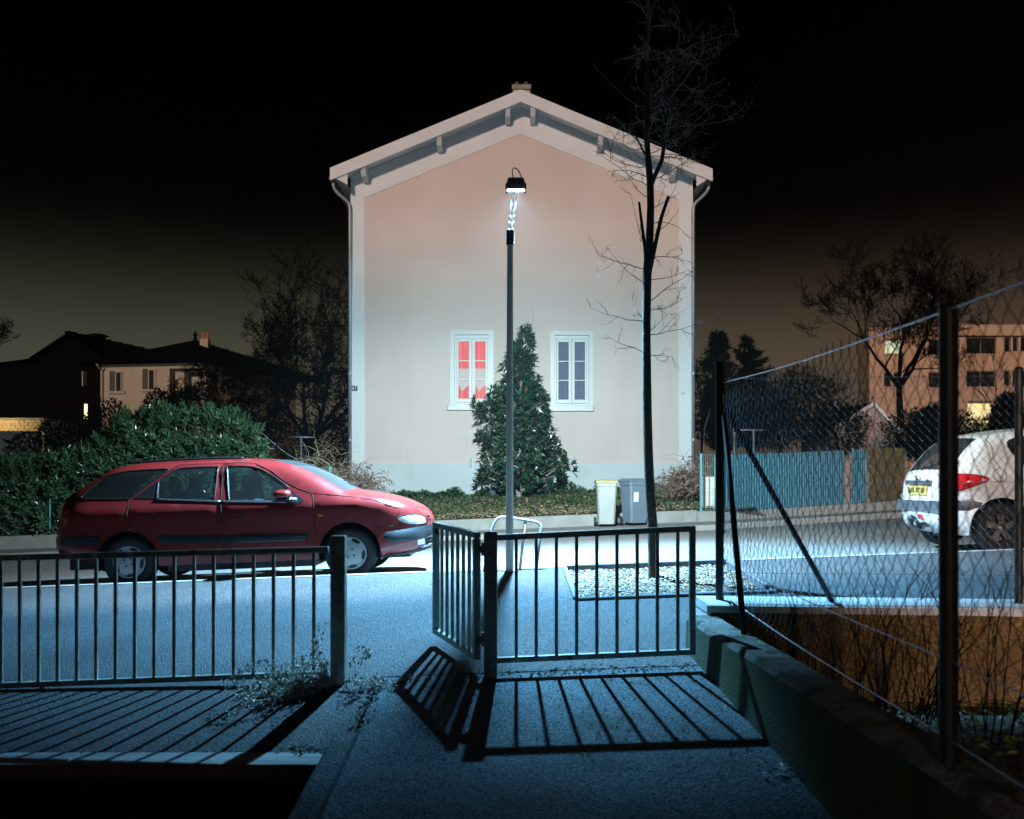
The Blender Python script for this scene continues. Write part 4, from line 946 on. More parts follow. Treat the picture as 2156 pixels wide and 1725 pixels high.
def twig(p, d, L, r, dep):
    n = 6; pts = [p]; 
    for i in range(n):
        d = (d + Vector((rg.gauss(0, .17), rg.gauss(0, .17), rg.gauss(.035, .13)))).normalized(); p = p + d * (L / n); pts.append(p)
        if dep and rg.random() < .62:
            sd_ = d.orthogonal().normalized(); sd_.rotate(Matrix.Rotation(rg.uniform(0, 6.28), 3, d))
            twig(p, (d * .6 + sd_ * .8).normalized(), L * rg.uniform(.2, .5), r * .62, dep - 1)
        if rg.random() < .07:
            e = Vector((rg.gauss(0, .3), rg.gauss(0, .3), -1)).normalized()
            lv.tube([p, p + e * .025], .0007, 3, cap=False); q = p + e * .03
            for k in range(2): lv.leaf(q, Vector((rg.gauss(0, 1), rg.gauss(0, 1), rg.gauss(0, 1))).normalized(), Vector((0, 0, 1)), .012, .010)
    tw.tube(pts, [max(.0011, r * (1 - .7 * i / n)) for i in range(n + 1)], 4, cap=False)
def tr_at(y):
    for i in range(len(tk) - 1):
        if tk[i+1][1] <= y <= tk[i][1]: t_ = (tk[i][1] - y) / (tk[i][1] - tk[i+1][1]); return tk[i][0] + (tk[i+1][0] - tk[i][0]) * t_
    return tk[-1][0]
for (y, dx, dz, L) in ((745, -.55, .05, .5), (742, .5, -.18, .35), (705, .9, .12, .75), (700, .5, .25, .35), (678, -.9, .1, .62), (676, -.6, .35, .35), (655, .7, .18, .4), (640, .6, .5, .7), (600, -.7, .4, .55), (590, .8, .1, .5), (570, -.9, .35, .68), (545, .7, .0, .45), (520, -.55, .7, .62), (500, .6, .3, .45), (470, .7, -.05, .4), (440, .9, .45, .5), (420, -.8, .35, .62), (395, -.9, .25, .65), (380, 1, .1, .65), (375, -.7, .1, .5), (350, -.9, .1, .6), (330, .9, -.15, .5)):
    twig(T(tr_at(y), y), Vector((dx, rg.uniform(-.5, .5), dz)).normalized(), L, .0058, 2)
for i in range(36):
    y = rg.uniform(-60, 340); a = rg.uniform(0, 6.28); twig(T(tr_at(y), y), Vector((math.cos(a), math.sin(a), rg.uniform(-.1, .6))).normalized(), rg.uniform(.35, .75), .005, 2)
for i in range(24):
    y = rg.uniform(70, 330); x_ = 1400 + (299 - y) * .12 if y < 299 else 1398; a = rg.uniform(-1.7, 1.7); twig(T(x_, y, -.15), Vector((math.cos(a), math.sin(a), rg.uniform(-.1, .5))).normalized(), rg.uniform(.4, .8), .005, 2)
tw.build('twigs', M_twig, st, normals=False, kind='stuff'); lv.build('seed_heads', M_deadleaf, st, normals=False, kind='stuff')

# ================================================================== laurel hedge at the left, its wire fence and kerb wall
hd = thing('laurel_hedge', 'big glossy green laurel hedge behind the red estate car', 'hedge', (-8, 21.9, 0))
HP = [(-60, 1000), (0, 995), (60, 992), (120, 985), (185, 968), (225, 935), (262, 902), (300, 890), (355, 886), (440, 890), (500, 898), (532, 915), (548, 960), (550, 1010)]
def hedge_top(x_):
    for i in range(len(HP) - 1):
        if HP[i][0] <= x_ <= HP[i+1][0]: t_ = (x_ - HP[i][0]) / (HP[i+1][0] - HP[i][0]); return HP[i][1] + (HP[i+1][1] - HP[i][1]) * t_
    return 1000
rg = random.Random(81); lf = MB(); stm = MB(); HYF, HYB = 21.55, 22.9
def shoot(p, d, n, L):
    ln = .1 + .012 * n
    stm.tube([p - d * .18, p + d * ln], [.006, .003], 3, cap=False)
    for i in range(n):
        a = i * 2.4 + rg.uniform(-.3, .3); u = d.orthogonal().normalized(); v = d.cross(u); f = i / n
        e = (u * math.cos(a) + v * math.sin(a)) * (1.05 - .65 * f) + d * (.35 + .9 * f)
        lf.leaf(p + d * ln * f, e, d, L * rg.uniform(.75, 1.15), L * rg.uniform(.28, .36), .18)
cnt = 0
while cnt < 1900:
    x_ = rg.uniform(-40, 554); top = hedge_top(x_); yb_ = 1140
    y_ = top + (yb_ - top) * rg.random() ** 1.15
    if rg.random() < .17: y_ = top + rg.uniform(-16, 10)
    onback = rg.random() < .12
    Y = HYF + .3 * noise.noise((x_ * .02, y_ * .025, 0)) + rg.uniform(-.1, .4) + (.9 if onback else 0)
    if y_ < top + 40: Y = rg.uniform(HYF, HYB)
    p = P(x_, y_, Y)
    d = Vector((rg.gauss(0, .4), -.5 if y_ > top + 30 else rg.gauss(-.2, .4), .9 if y_ < top + 30 else rg.uniform(.1, .9)))
    if x_ > 530: d += Vector((.7, 0, 0))
    shoot(p, d.normalized(), rg.randint(9, 14), .18); cnt += 1
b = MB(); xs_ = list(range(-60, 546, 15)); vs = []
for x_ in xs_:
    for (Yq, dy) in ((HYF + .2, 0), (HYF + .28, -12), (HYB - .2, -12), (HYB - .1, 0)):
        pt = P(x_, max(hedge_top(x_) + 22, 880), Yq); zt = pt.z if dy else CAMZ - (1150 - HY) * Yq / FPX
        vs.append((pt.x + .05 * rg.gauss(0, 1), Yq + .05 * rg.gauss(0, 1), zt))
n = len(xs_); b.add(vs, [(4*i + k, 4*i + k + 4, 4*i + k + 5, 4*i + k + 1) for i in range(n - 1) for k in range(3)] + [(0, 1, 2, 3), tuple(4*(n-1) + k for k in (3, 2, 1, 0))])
b.build('shade_core', mat('hedge_shade', (.012, .02, .01), .95, var=.5, scale=6), hd, normals=False)  # solid dark core, painted as the shade between the leaves
lf.build('foliage', M_laurel, hd, normals=False, kind='stuff'); stm.build('shoots', mat('green_stem', (.07, .11, .04), .7), hd, normals=False, kind='stuff')
hw_ = thing('hedge_kerb_wall', 'low weathered concrete wall under the laurel hedge', 'wall', (-9, 21.4, -.3))
b = MB(); xs_ = frange(-16, -4.9, .8); vs = []
for X in xs_:
    z = z_far(X, 21.4); vs += [(X, 21.36, z - .2), (X, 21.36, z + .28), (X, 21.4, z + .3), (X, 21.58, z + .3), (X, 21.58, z - .2)]
n = len(xs_); b.add(vs, [(5*i + k, 5*i + k + 5, 5*i + k + 6, 5*i + k + 1) for i in range(n - 1) for k in range(4)] + [tuple(range(5)), tuple(5*(n-1) + k for k in (4, 3, 2, 1, 0))]); b.build('wall_body', M_conc, hw_)
hf = thing('hedge_wire_fence', 'thin wire fence with teal posts in front of the hedge', 'fence', (-9, 21.46, 0))
for x_ in (105, -20, 330, 480):
    X = (x_ - CX) * 21.45 / FPX; b = MB(); b.tube([(X, 21.45, z_far(X, 21.4) + .2), (X, 21.45, z_far(X, 21.4) + 1.25)], .02, 8); b.build('post', M_tealp, hf, smooth=True)
b = MB(); X0_ = -12.6; chain_link(b, (X0_, 21.44, z_far(-11, 21.4) + .3), (1, 0, .0), 4.0, .85, .08, .05, .0022, random.Random(1), barb=False); b.build('wire_mesh', M_post, hf, kind='stuff')

# ================================================================== dead creeper, meter boxes, small mesh gate and clothes posts
def tangle(name, label, cat, x0, x1, ytop, ybot, Y, n, m, mleaf, nleaf, seed, depth=.8, arcs=14):
    rg = random.Random(seed); c = P((x0 + x1) / 2, ybot, Y); root = thing(name, label, cat, (c.x, Y, c.z)); b = MB(); lb_ = MB(); s = Y / FPX
    for i in range(n):
        sx = rg.uniform(x0 + (x1 - x0) * .15, x1 - (x1 - x0) * .1); p = P(sx, ybot - rg.uniform(0, .3) * (ybot - ytop), Y + rg.uniform(-.3, .3) * depth)
        d = Vector((rg.gauss(0, .6), rg.gauss(0, .4), rg.uniform(.4, 1.2))).normalized(); pts = [p]; L = (ybot - ytop) * s * rg.uniform(.4, .95)
        for k in range(7):
            d = (d + Vector((rg.gauss(0, .3), rg.gauss(0, .25), -.10 - .05 * k + rg.gauss(0, .15)))).normalized(); p = p + d * L / 7; pts.append(p)
            if rg.random() < nleaf: 
                for q in range(3): lb_.leaf(p + Vector((rg.gauss(0, .03), rg.gauss(0, .03), rg.gauss(0, .03))), Vector((rg.gauss(0, 1), rg.gauss(0, 1), -.6)).normalized(), Vector((0, -1, .3)), rg.uniform(.04, .08), rg.uniform(.025, .05))
        b.tube(pts, [.007, .007, .006, .006, .005, .004, .003, .002], 4, cap=False)
    for i in range(arcs):
        p = P(rg.uniform(x0 + 5, x1 - 20), ytop + rg.uniform(5, 50), Y + rg.uniform(-.3, .3)); d = Vector((rg.gauss(0, .6), rg.gauss(0, .3), rg.uniform(.5, 1))).normalized(); pts = [p]
        for k in range(6): d = (d + Vector((rg.gauss(0, .2), 0, -.16))).normalized(); p = p + d * .11; pts.append(p)
        b.tube(pts, [.006, .006, .005, .004, .003, .002, .0015], 4, cap=False)
    b.build('stems', m, root, normals=False, kind='stuff')
    if nleaf: lb_.build('withered_leaves', mleaf, root, normals=False, kind='stuff')
    return root
tangle('dead_creeper', 'dead tangled creeper with pale arching stems at the house corner', 'shrub', 612, 740, 950, 1045, 22.4, 170, M_dead, M_deadleaf, .02, 91, arcs=34)
tangle('withered_shrub', 'dense withered brown shrub against the left corner of the house', 'shrub', 700, 785, 962, 1045, 22.8, 260, mat('brown_stem', (.16, .125, .11), .85, island=.4), M_deadleaf, .45, 92, arcs=10)
tangle('withered_hedge', 'clipped withered beech shrub beside the right corner of the house', 'shrub', 1418, 1476, 950, 1042, 23.2, 240, mat('brown_stem2', (.15, .115, .1), .85, island=.4), M_deadleaf, .6, 93, arcs=4)
bare_bush('bare_shrub', 'tall leafless whips behind the right corner of the house', P(1462, 0, 27).x, 27, .8, 2.3, 10, .4, .008, random.Random(94), M_dead, None, 1)
mbx = thing('meter_box', 'cream yellow meter box beside the creeper', 'meter box', (P(648, 0, 21.6).x, 21.6, .2))
a = P(627, 986, 21.6); c = P(667, 1060, 21.6)
bo = boxp('cabinet', mat('cream_box', (.62, .55, .27), .5, var=.06), mbx, a.x, c.x, 21.5, 21.75, c.z, a.z, bevel=.01)
boxp('door', mat('cream_box2', (.66, .59, .3), .5, var=.06), mbx, a.x + .03, c.x - .03, 21.48, 21.5, c.z + .05, a.z - .05, bevel=.006)
def mesh_gate(label, xa, xb, ya, yb, Y, pw):
    a = P(xa, ya, Y); c = P(xb, yb, Y); root = thing('mesh_gate', label, 'gate', ((a.x + c.x) / 2, Y, c.z))
    for X in pw: b = MB(); b.box(X - .025, X + .025, Y - .025, Y + .025, c.z, a.z + .02); b.build('post', M_tealp, root, bevel=.005)
    n = int((c.x - a.x) / .05)
    for i in range(n + 1): b = MB(); X = a.x + (c.x - a.x) * i / n; b.tube([(X, Y, c.z + .03), (X, Y, a.z)], .0032, 4, cap=False); b.build('wire', M_tealp, root, normals=False)
    for i in range(6): b = MB(); z = c.z + .03 + (a.z - c.z - .04) * i / 5; b.tube([(a.x, Y - .006, z), (c.x, Y - .006, z)], .0035, 4, cap=False); b.build('cross_wire', M_tealp, root, normals=False)
    return root
mesh_gate('teal welded mesh gate beside the cream meter box', 669, 694, 984, 1062, 21.55, [P(695, 0, 21.55).x])
mesh_gate('teal welded mesh panel with post beside the white meter cabinets', 1476, 1523, 957, 1079, 21.5, [P(1476, 0, 21.5).x])
ft = P(1489, 1090, 21.45); fo = thing('gate_footing', 'pale concrete block under the teal mesh panel', 'footing', (ft.x, 21.5, z_far(ft.x, 21.4)))
a = P(1468, 1077, 21.4); c = P(1512, 1105, 21.4); b = MB(); b.box(a.x, c.x, 21.36, 21.6, c.z - .1, a.z); b.build('block', M_conc, fo, bevel=.015)
for i, (xa, xb, ya, yb) in enumerate(((1481, 1494, 1004, 1076), (1495.5, 1505, 1004, 1076))):
    a = P(xa, ya, 21.8); c = P(xb, yb, 21.8); mc = thing('meter_cabinet', ('wider' if i == 0 else 'narrower') + ' white meter cabinet behind the teal mesh panel', 'cabinet', ((a.x + c.x) / 2, 21.85, c.z), 'white meter cabinets behind the mesh panel')
    boxp('case', mat('cabinet_white', (.66, .64, .6), .6, var=.06), mc, a.x, c.x, 21.8, 22.0, c.z, a.z, bevel=.008)
    for (z0, z1) in ((c.z + .02, c.z + .34), (c.z + .37, a.z - .02)): boxp('door', mat('cabinet_door', (.7, .67, .61), .55, var=.06), mc, a.x + .012, c.x - .012, 21.786, 21.8, z0, z1, bevel=.004)
def clothes_post(x_, y_, yb, Y, half, label, two=False):
    t_ = P(x_, y_, Y); bz = .5; root = thing('clothes_post', label, 'clothes post', (t_.x, Y, bz)); b = MB(); b.tube([(t_.x, Y, bz), (t_.x, Y, t_.z)], .03, 8); b.build('upright', M_zinc, root, smooth=True)
    b = MB(); b.tube([(t_.x - half[0], Y, t_.z + .01), (t_.x + half[1], Y, t_.z - .0)], .022, 8); b.build('crossbar', M_zinc, root, smooth=True)
clothes_post(634, 921, 1000, 27.5, (.36, .37), 'T shaped metal clothes post left of the house')
clothes_post(556, 945, 1000, 27.0, (.02, .3), 'metal clothes post half hidden by the laurel hedge')
clothes_post(1587, 906, 1000, 26.5, (.6, .28), 'T shaped metal clothes post behind the teal fence')
clothes_post(1546, 912, 1000, 26.6, (.05, .05), 'plain metal clothes post behind the teal fence')

# ================================================================== corrugated teal fence at the right
A = Vector((4.55, 21.52)); B_ = Vector((10.6, 24.55)); dF = (B_ - A).normalized(); LF = (B_ - A).length
def on_f(s): p = A + dF * s; return p.x, p.y
tf = thing('corrugated_fence', 'teal corrugated sheet fence on a concrete plinth across the street', 'fence', (7, 22.7, .4))
b = MB(); vs = []; ss = frange(-.05, 7.4, .4)
nrm = Vector((-dF.y, dF.x))
for s in ss:
    X, Y = on_f(s); zt = .60 + .041 * (X - 4.89)
    for (o_, z) in ((-.09, zt - .6), (-.09, zt - .02), (-.07, zt), (.1, zt), (.1, zt - .6)): vs.append((X + nrm.x * o_, Y + nrm.y * o_, z))
n = len(ss); b.add(vs, [(5*i + k, 5*i + k + 5, 5*i + k + 6, 5*i + k + 1) for i in range(n - 1) for k in range(4)] + [tuple(range(5)), tuple(5*(n-1) + k for k in (4, 3, 2, 1, 0))]); b.build('plinth', M_conc, tf)
def sheet(s0, s1, m, tilt=0, dz=0, drop=0, lift=0):
    n = int((s1 - s0) / .0127); b = MB(); vs = []
    for i in range(n + 1):
        s = s0 + (s1 - s0) * i / n; X, Y = on_f(s); zt = .605 + .041 * (X - 4.89); o_ = .012 * math.sin(i * math.pi / 3)
        top = zt + 1.3 + .012 * (1 if int(i / 6) % 2 else 0) * 0 + lift; sh = tilt * (1.3)
        X2, Y2 = on_f(s + sh)
        vs += [(X + nrm.x * o_, Y + nrm.y * o_, zt + .004), (X2 + nrm.x * (o_ + drop), Y2 + nrm.y * (o_ + drop), top)]
    b.add(vs, [(2*i, 2*i+2, 2*i+3, 2*i+1) for i in range(n)]); return b.build('sheet', m, tf, smooth=True, normals=False)
for (s0, s1, m, ti, dr, li) in ((.12, 1.45, M_teal, 0, 0, 0), (1.43, 2.75, M_teal, 0, .01, .0), (2.73, 4.02, M_teal, -.006, .012, .01), (4.22, 4.72, M_teal, .09, .06, .03), (4.86, 6.15, M_board, 0, .03, .04)): sheet(s0, s1, m, ti, 0, dr, li)
for s in (.1, 1.4, 2.7, 4.06, 4.8, 6.2):
    X, Y = on_f(s); zt = .6 + .041 * (X - 4.89); b = MB(); b.tube([(X + nrm.x * .05, Y + nrm.y * .05, zt - .1), (X + nrm.x * .05, Y + nrm.y * .05, zt + 1.25)], .022, 8); b.build('post', M_tealp, tf, smooth=True)
for z in (.45, 1.1):
    b = MB(); X, Y = on_f(.1); X2, Y2 = on_f(6.2); b.tube([(X + nrm.x * .045, Y + nrm.y * .045, .6 + z), (X2 + nrm.x * .045, Y2 + nrm.y * .045, .6 + z + .041 * (X2 - X))], .014, 6); b.build('rail', M_tealp, tf, smooth=True)
for i in range(9):
    X, Y = on_f(.25 + i * .42); zt = 1.905 + .041 * (X - 4.89); b = MB(); b.box(X - .008, X + .008, Y - .03, Y + .02, zt - .1, zt + .012); b.build('clip', M_darkm, tf)
# weed on the plinth corner
# ================================================================== dark evergreens and shrubs behind
def leafy(name, label, cat, blobs, n, L, m, seed, group=None, trunk=True):
    rg = random.Random(seed); c0 = blobs[0]; zmin = min(c.z - r.z for c, r in blobs); root = thing(name, label, cat, (c0[0].x, c0[0].y, zmin), group); b = MB(); tot_ = sum(r.x * r.z for _, r in blobs)
    for c, r in blobs:
        k = int(n * r.x * r.z / tot_)
        for i in range(k):
            a, t_ = rg.uniform(0, 6.28), rg.uniform(-1, 1); q = math.sqrt(1 - t_ * t_); f = rg.random() ** .33 * (1 + .3 * noise.noise((a * 1.3, t_ * 2, c.x)))
            u = Vector((q * math.cos(a), q * math.sin(a), t_)); p = c + Vector((u.x * r.x, u.y * r.y, u.z * r.z)) * f
            e = (u + Vector((rg.gauss(0, .5), rg.gauss(0, .5), rg.gauss(.2, .5)))).normalized()
            b.leaf(p, e, Vector((rg.gauss(0, 1), rg.gauss(0, 1), 1)).normalized(), L * rg.uniform(.7, 1.3), L * .42)
    b.build('crown' if cat == 'tree' else 'foliage', m, root, normals=False, kind='stuff')
    bt = MB(); bt.tube([(c0[0].x, c0[0].y, zmin - .6), (c0[0].x, c0[0].y, c0[0].z)], .05, 6); bt.build('trunk', M_darkbark, root)
    return root
def bl(x_, y_, Y, rx, rz, ry=None): return (P(x_, y_, Y), Vector((rx * Y / FPX, (ry or rx) * Y / FPX, rz * Y / FPX)))
def conifer(label, x_, ytop, ybot, Y, half, seed, m=None):
    rg = random.Random(seed); t_ = P(x_, ytop, Y); bo_ = P(x_, ybot, Y); root = thing('conifer', label, 'tree', (t_.x, Y, bo_.z)); tk_ = MB(); tk_.tube([(t_.x, Y, bo_.z), t_], [.13, .02], 6); tk_.build('trunk', M_darkbark, root); b = MB(); H_ = t_.z - bo_.z; rad = half * Y / FPX
    for i in range(150):
        f = rg.random() ** .8; z = bo_.z + H_ * (1 - f * .97); L = rad * (.12 + .95 * f ** .75) * rg.uniform(.6, 1.15); a = rg.uniform(0, 6.28); d = Vector((math.cos(a), math.sin(a), rg.uniform(.05, .75)))
        p0 = Vector((t_.x, Y, z)); 
        for k in range(10):
            p = p0 + d * L * (k + 1) / 10
            for q in range(6): b.leaf(p, (d + Vector((rg.gauss(0, .8), rg.gauss(0, .8), rg.gauss(.35, .6)))).normalized(), Vector((rg.gauss(0, 1), 0, 1)), .34 * rg.uniform(.7, 1.2), .08)
    b.build('crown', m or M_ever, root, normals=False, kind='stuff')
conifer('dark bushy pine just right of the gable house', 1513, 703, 960, 42, 50, 101)
conifer('dark pine beside the bushy pine, right of the house', 1578, 708, 960, 43, 66, 102)
conifer('dark fir in front of the lit ground floor', 2118, 838, 975, 40, 40, 103)
conifer('small dark fir left of the lit ground floor', 1962, 868, 980, 36, 62, 104)
leafy('evergreen_shrub', 'dark evergreen mass at the right edge of the house', 'shrub', [bl(1478, 840, 34, 34, 80), bl(1530, 860, 35, 50, 80), bl(1600, 860, 36, 60, 70)], 5200, .16, M_ever, 111)
leafy('evergreen_shrub', 'dark evergreen bush left of the leafless spreading tree', 'shrub', [bl(1690, 850, 33, 70, 75), bl(1640, 900, 32, 60, 50), bl(1770, 900, 32.5, 55, 55)], 5200, .15, M_ever, 112)
leafy('evergreen_shrub', 'dark shrub mass behind the brown fence sheet', 'shrub', [bl(1930, 915, 30, 70, 50), bl(2010, 915, 30.5, 60, 48)], 4200, .13, M_ever, 113)
leafy('evergreen_shrub', 'dark hedge of evergreens below the lit ground floor', 'shrub', [bl(2090, 920, 31, 60, 42), bl(2160, 915, 31, 60, 50), bl(2230, 915, 31, 60, 50)], 4600, .13, M_ever, 114)
leafy('evergreen_shrub', 'round dark bush in front of the pale villa', 'shrub', [bl(340, 850, 30, 35, 28), bl(395, 848, 30, 38, 30), bl(365, 880, 30, 60, 30)], 3200, .13, M_ever, 115)
leafy('evergreen_shrub', 'dark undergrowth between laurel hedge and house', 'shrub', [bl(600, 940, 33, 60, 60), bl(680, 930, 34, 60, 70), bl(520, 900, 34, 70, 60), bl(730, 900, 34, 30, 110)], 4600, .16, M_ever, 116)
leafy('evergreen_shrub', 'dark shrubs behind the lit garden wall', 'shrub', [bl(150, 930, 31, 70, 60), bl(230, 900, 33, 45, 60)], 3600, .14, M_ever, 117)

# ================================================================== far buildings
M_villa = mat('villa_render', (.32, .27, .2), .9, var=.08, scale=1.2, wear=[((.25, .21, .15), .8, .5, .75, (1, 1, .3))])
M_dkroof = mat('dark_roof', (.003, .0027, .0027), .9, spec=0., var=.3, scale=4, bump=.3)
M_shut = mat('dark_shutter', (.025, .022, .02), .7, var=.2)
VY = 44.
def V(x_, y_, Y=VY): return P(x_, y_, Y)
villa = thing('villa', 'pale villa with hipped tile roof and shuttered windows beyond the hedge', 'house', (V(330, 0).x, VY, .3))
v0, v1 = V(214, 774), V(432, 764); v2_ = V(585, 800, 50)
zE = (v0.z + v1.z) / 2 + .1
b = MB(); lx0, lx1 = V(394, 0).x, V(427, 0).x; lzt = V(0, 776).z
b.box(v0.x, V(357, 0).x, VY, VY + .3, .2, zE); b.box(V(427, 0).x, v1.x + .02, VY, VY + .3, .2, zE); b.box(V(357, 0).x, V(427, 0).x, VY, VY + .3, lzt, zE); b.build('front_wall', M_villa, villa)
boxp('loggia_back', M_villa, villa, V(357, 0).x, v1.x, VY + 1.2, VY + 1.4, .2, zE); boxp('loggia_side', M_villa, villa, V(357, 0).x - .1, V(357, 0).x, VY + .3, VY + 1.2, .2, zE); boxp('loggia_pier', M_villa, villa, V(357, 0).x + .003, V(380, 0).x, VY + .5, VY + 1.15, .2, lzt)
b = MB(); b.add([(v1.x, VY, .2), (v1.x + 2.6, VY + 7, .2), (v1.x + 2.6, VY + 7, zE), (v1.x, VY, zE)], [(0, 1, 2, 3)]); b.build('side_wall', M_villa, villa, normals=False)
b = MB(); b.add([(v0.x, VY, .2), (v0.x, VY + 7, .2), (v0.x, VY + 7, zE), (v0.x, VY, zE)], [(0, 1, 2, 3)]); b.build('side_wall', M_villa, villa, normals=False)
pk_ = V(411, 716, VY + 4); r0 = V(375, 738, VY + 5)
e = [(v0.x - .7, VY - .7, zE - .08), (v1.x + .5, VY - .7, zE + .04), (v1.x + 4.6, VY + 7.5, zE - .1), (v0.x - .7, VY + 8, zE - .1)]
pkl = (v0.x + 1.2, VY + 4, pk_.z - .75); pkp = (pk_.x, VY + 4, pk_.z)
b = MB(); b.add(e + [pkl, pkp], [(0, 1, 5, 4), (1, 2, 5), (2, 3, 4, 5), (3, 0, 4), (0, 3, 2, 1)]); vr = b.build('roof', M_dkroof, villa)
b = MB(); b.lathe([(.0, 0), (.12, 0), (.06, .15), (.12, .25), (.03, .4), (0, .6)], (pk_.x, VY + 4, pk_.z), n=8); b.build('finial', M_dkroof, vr)
cx_ = V(432, 0, VY + 3).x; b = MB(); b.box(cx_ - .2, cx_ + .2, VY + 2.8, VY + 3.2, pk_.z - .9, V(0, 715, VY + 3).z); co = b.build('chimney', M_villa, vr)
for dx in (-.1, .1): b = MB(); b.tube([(cx_ + dx, VY + 3, V(0, 715, VY + 3).z), (cx_ + dx, VY + 3, V(0, 701, VY + 3).z)], [.1, .075], 8); b.build('chimney_pot', mat('terracotta', (.3, .1, .05), .8), co)
for (xa, xb, ya, yb) in ((234, 260, 782, 824), (303, 330, 777, 820)):
    a = V(xa, ya); c = V(xb, yb); wo = boxp('window', M_night, villa, a.x + .22, c.x - .05, VY - .02, VY + .05, c.z, a.z); boxp('shutter', M_shut, wo, a.x - .05, a.x + .2, VY - .06, VY - .01, c.z, a.z)
    b = MB(); m_ = (a.x + .22 + c.x) / 2
    for q in ((a.x + .2, a.x + .25), (m_ + .06, m_ + .12), (c.x - .08, c.x - .02)): b.box(q[0], q[1], VY - .05, VY - .02, c.z, a.z)
    b.box(a.x + .25, c.x - .08, VY - .045, VY - .02, a.z - .06, a.z); b.build('frame', M_villa, wo); boxp('sill', M_villa, wo, a.x - .1, c.x + .08, VY - .12, VY - .005, c.z - .12, c.z - .004)
b = MB(); b.tube([V(204, 768, VY - .6), V(210, 776, VY - .3), V(214, 780, VY - .1), V(214, 860, VY - .1)], .05, 6); b.build('downpipe', M_villa, villa)
b = MB(); b.tube([V(418, 766, VY - .6), V(434, 775, VY - .15), V(434, 870, VY - .15)], .05, 6); b.build('downpipe', M_villa, villa)
M_lwin = glow('lit_window', (1.0, .82, .45), 1.4)
for (xa, xb, ya, yb) in ((312, 321, 849, 862), (340, 344, 852, 862)):
    a = V(xa, ya); c = V(xb, yb); o = boxp('window', M_lwin, villa, a.x, c.x, VY - .015, VY + .04, c.z, a.z); boxp('sill', M_villa, o, a.x - .06, c.x + .06, VY - .08, VY - .004, c.z - .08, c.z - .004)
# dark house
DY = 50.; D = lambda x_, y_, Y=DY: P(x_, y_, Y)
dh_ = thing('dark_house', 'unlit dark house with a wide gabled roof left of the pale villa', 'house', (D(130, 0).x, DY, 0))
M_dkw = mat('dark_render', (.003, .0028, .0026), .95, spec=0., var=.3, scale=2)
ap = D(150, 702); gl_ = D(84, 752); gr_ = D(228, 762)
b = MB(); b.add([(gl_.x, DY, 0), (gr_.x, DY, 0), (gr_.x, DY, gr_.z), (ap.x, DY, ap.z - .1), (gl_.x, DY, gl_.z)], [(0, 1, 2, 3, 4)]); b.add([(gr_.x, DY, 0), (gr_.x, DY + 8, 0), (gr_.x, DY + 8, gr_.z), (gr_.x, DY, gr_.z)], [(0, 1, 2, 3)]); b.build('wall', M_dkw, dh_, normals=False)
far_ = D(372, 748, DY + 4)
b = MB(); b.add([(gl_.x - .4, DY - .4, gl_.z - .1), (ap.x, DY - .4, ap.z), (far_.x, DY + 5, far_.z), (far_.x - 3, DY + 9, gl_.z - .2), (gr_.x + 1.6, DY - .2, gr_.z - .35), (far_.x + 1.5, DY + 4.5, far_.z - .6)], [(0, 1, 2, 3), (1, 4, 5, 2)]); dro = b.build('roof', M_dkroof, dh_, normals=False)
b = MB()
for i in range(22):
    t_ = i / 21; p = Vector((ap.x, DY - .4, ap.z)).lerp(Vector((far_.x, DY + 5, far_.z)), t_); b.box(p.x - .13, p.x + .13, p.y - .1, p.y + .1, p.z - .05, p.z + (.08 if i % 2 else .05))
b.build('ridge_tiles', M_dkroof, dro)
b = MB(); c = D(207, 704, DY + 1.5); b.box(c.x - .28, c.x + .28, DY + 1.2, DY + 1.8, c.z - .6, c.z); b.box(c.x - .42, c.x + .42, DY + 1.1, DY + 1.9, c.z - .12, c.z - .05); b.build('chimney', M_dkw, dro)
ll = D(-90, 775); b = MB(); b.box(ll.x, gl_.x, DY + .5, DY + 6, 0, D(0, 765).z); b.add([(ll.x, DY, D(0, 775).z), (gl_.x, DY, D(0, 752).z), (gl_.x, DY + 5, D(0, 746).z), (ll.x, DY + 5, D(0, 750).z)], [(0, 1, 2, 3)]); b.build('side_wing', M_dkw, dh_)
a = D(175, 782); c = D(183, 812); o = boxp('window', M_night, dh_, a.x, c.x, DY - .03, DY + .03, c.z, a.z); boxp('frame', mat('dim_frame', (.3, .28, .25), .7), o, a.x - .04, a.x + .01, DY - .06, DY - .032, c.z - .03, a.z)
a = D(178, 851, DY); c = D(184, 882); o = boxp('lit_window', glow('lit_slit', (1, .74, .34), 2.2), dh_, a.x, c.x, DY - .03, DY + .02, c.z, a.z); boxp('sill', M_dkw, o, a.x - .05, c.x + .05, DY - .08, DY - .032, c.z - .08, c.z - .005)
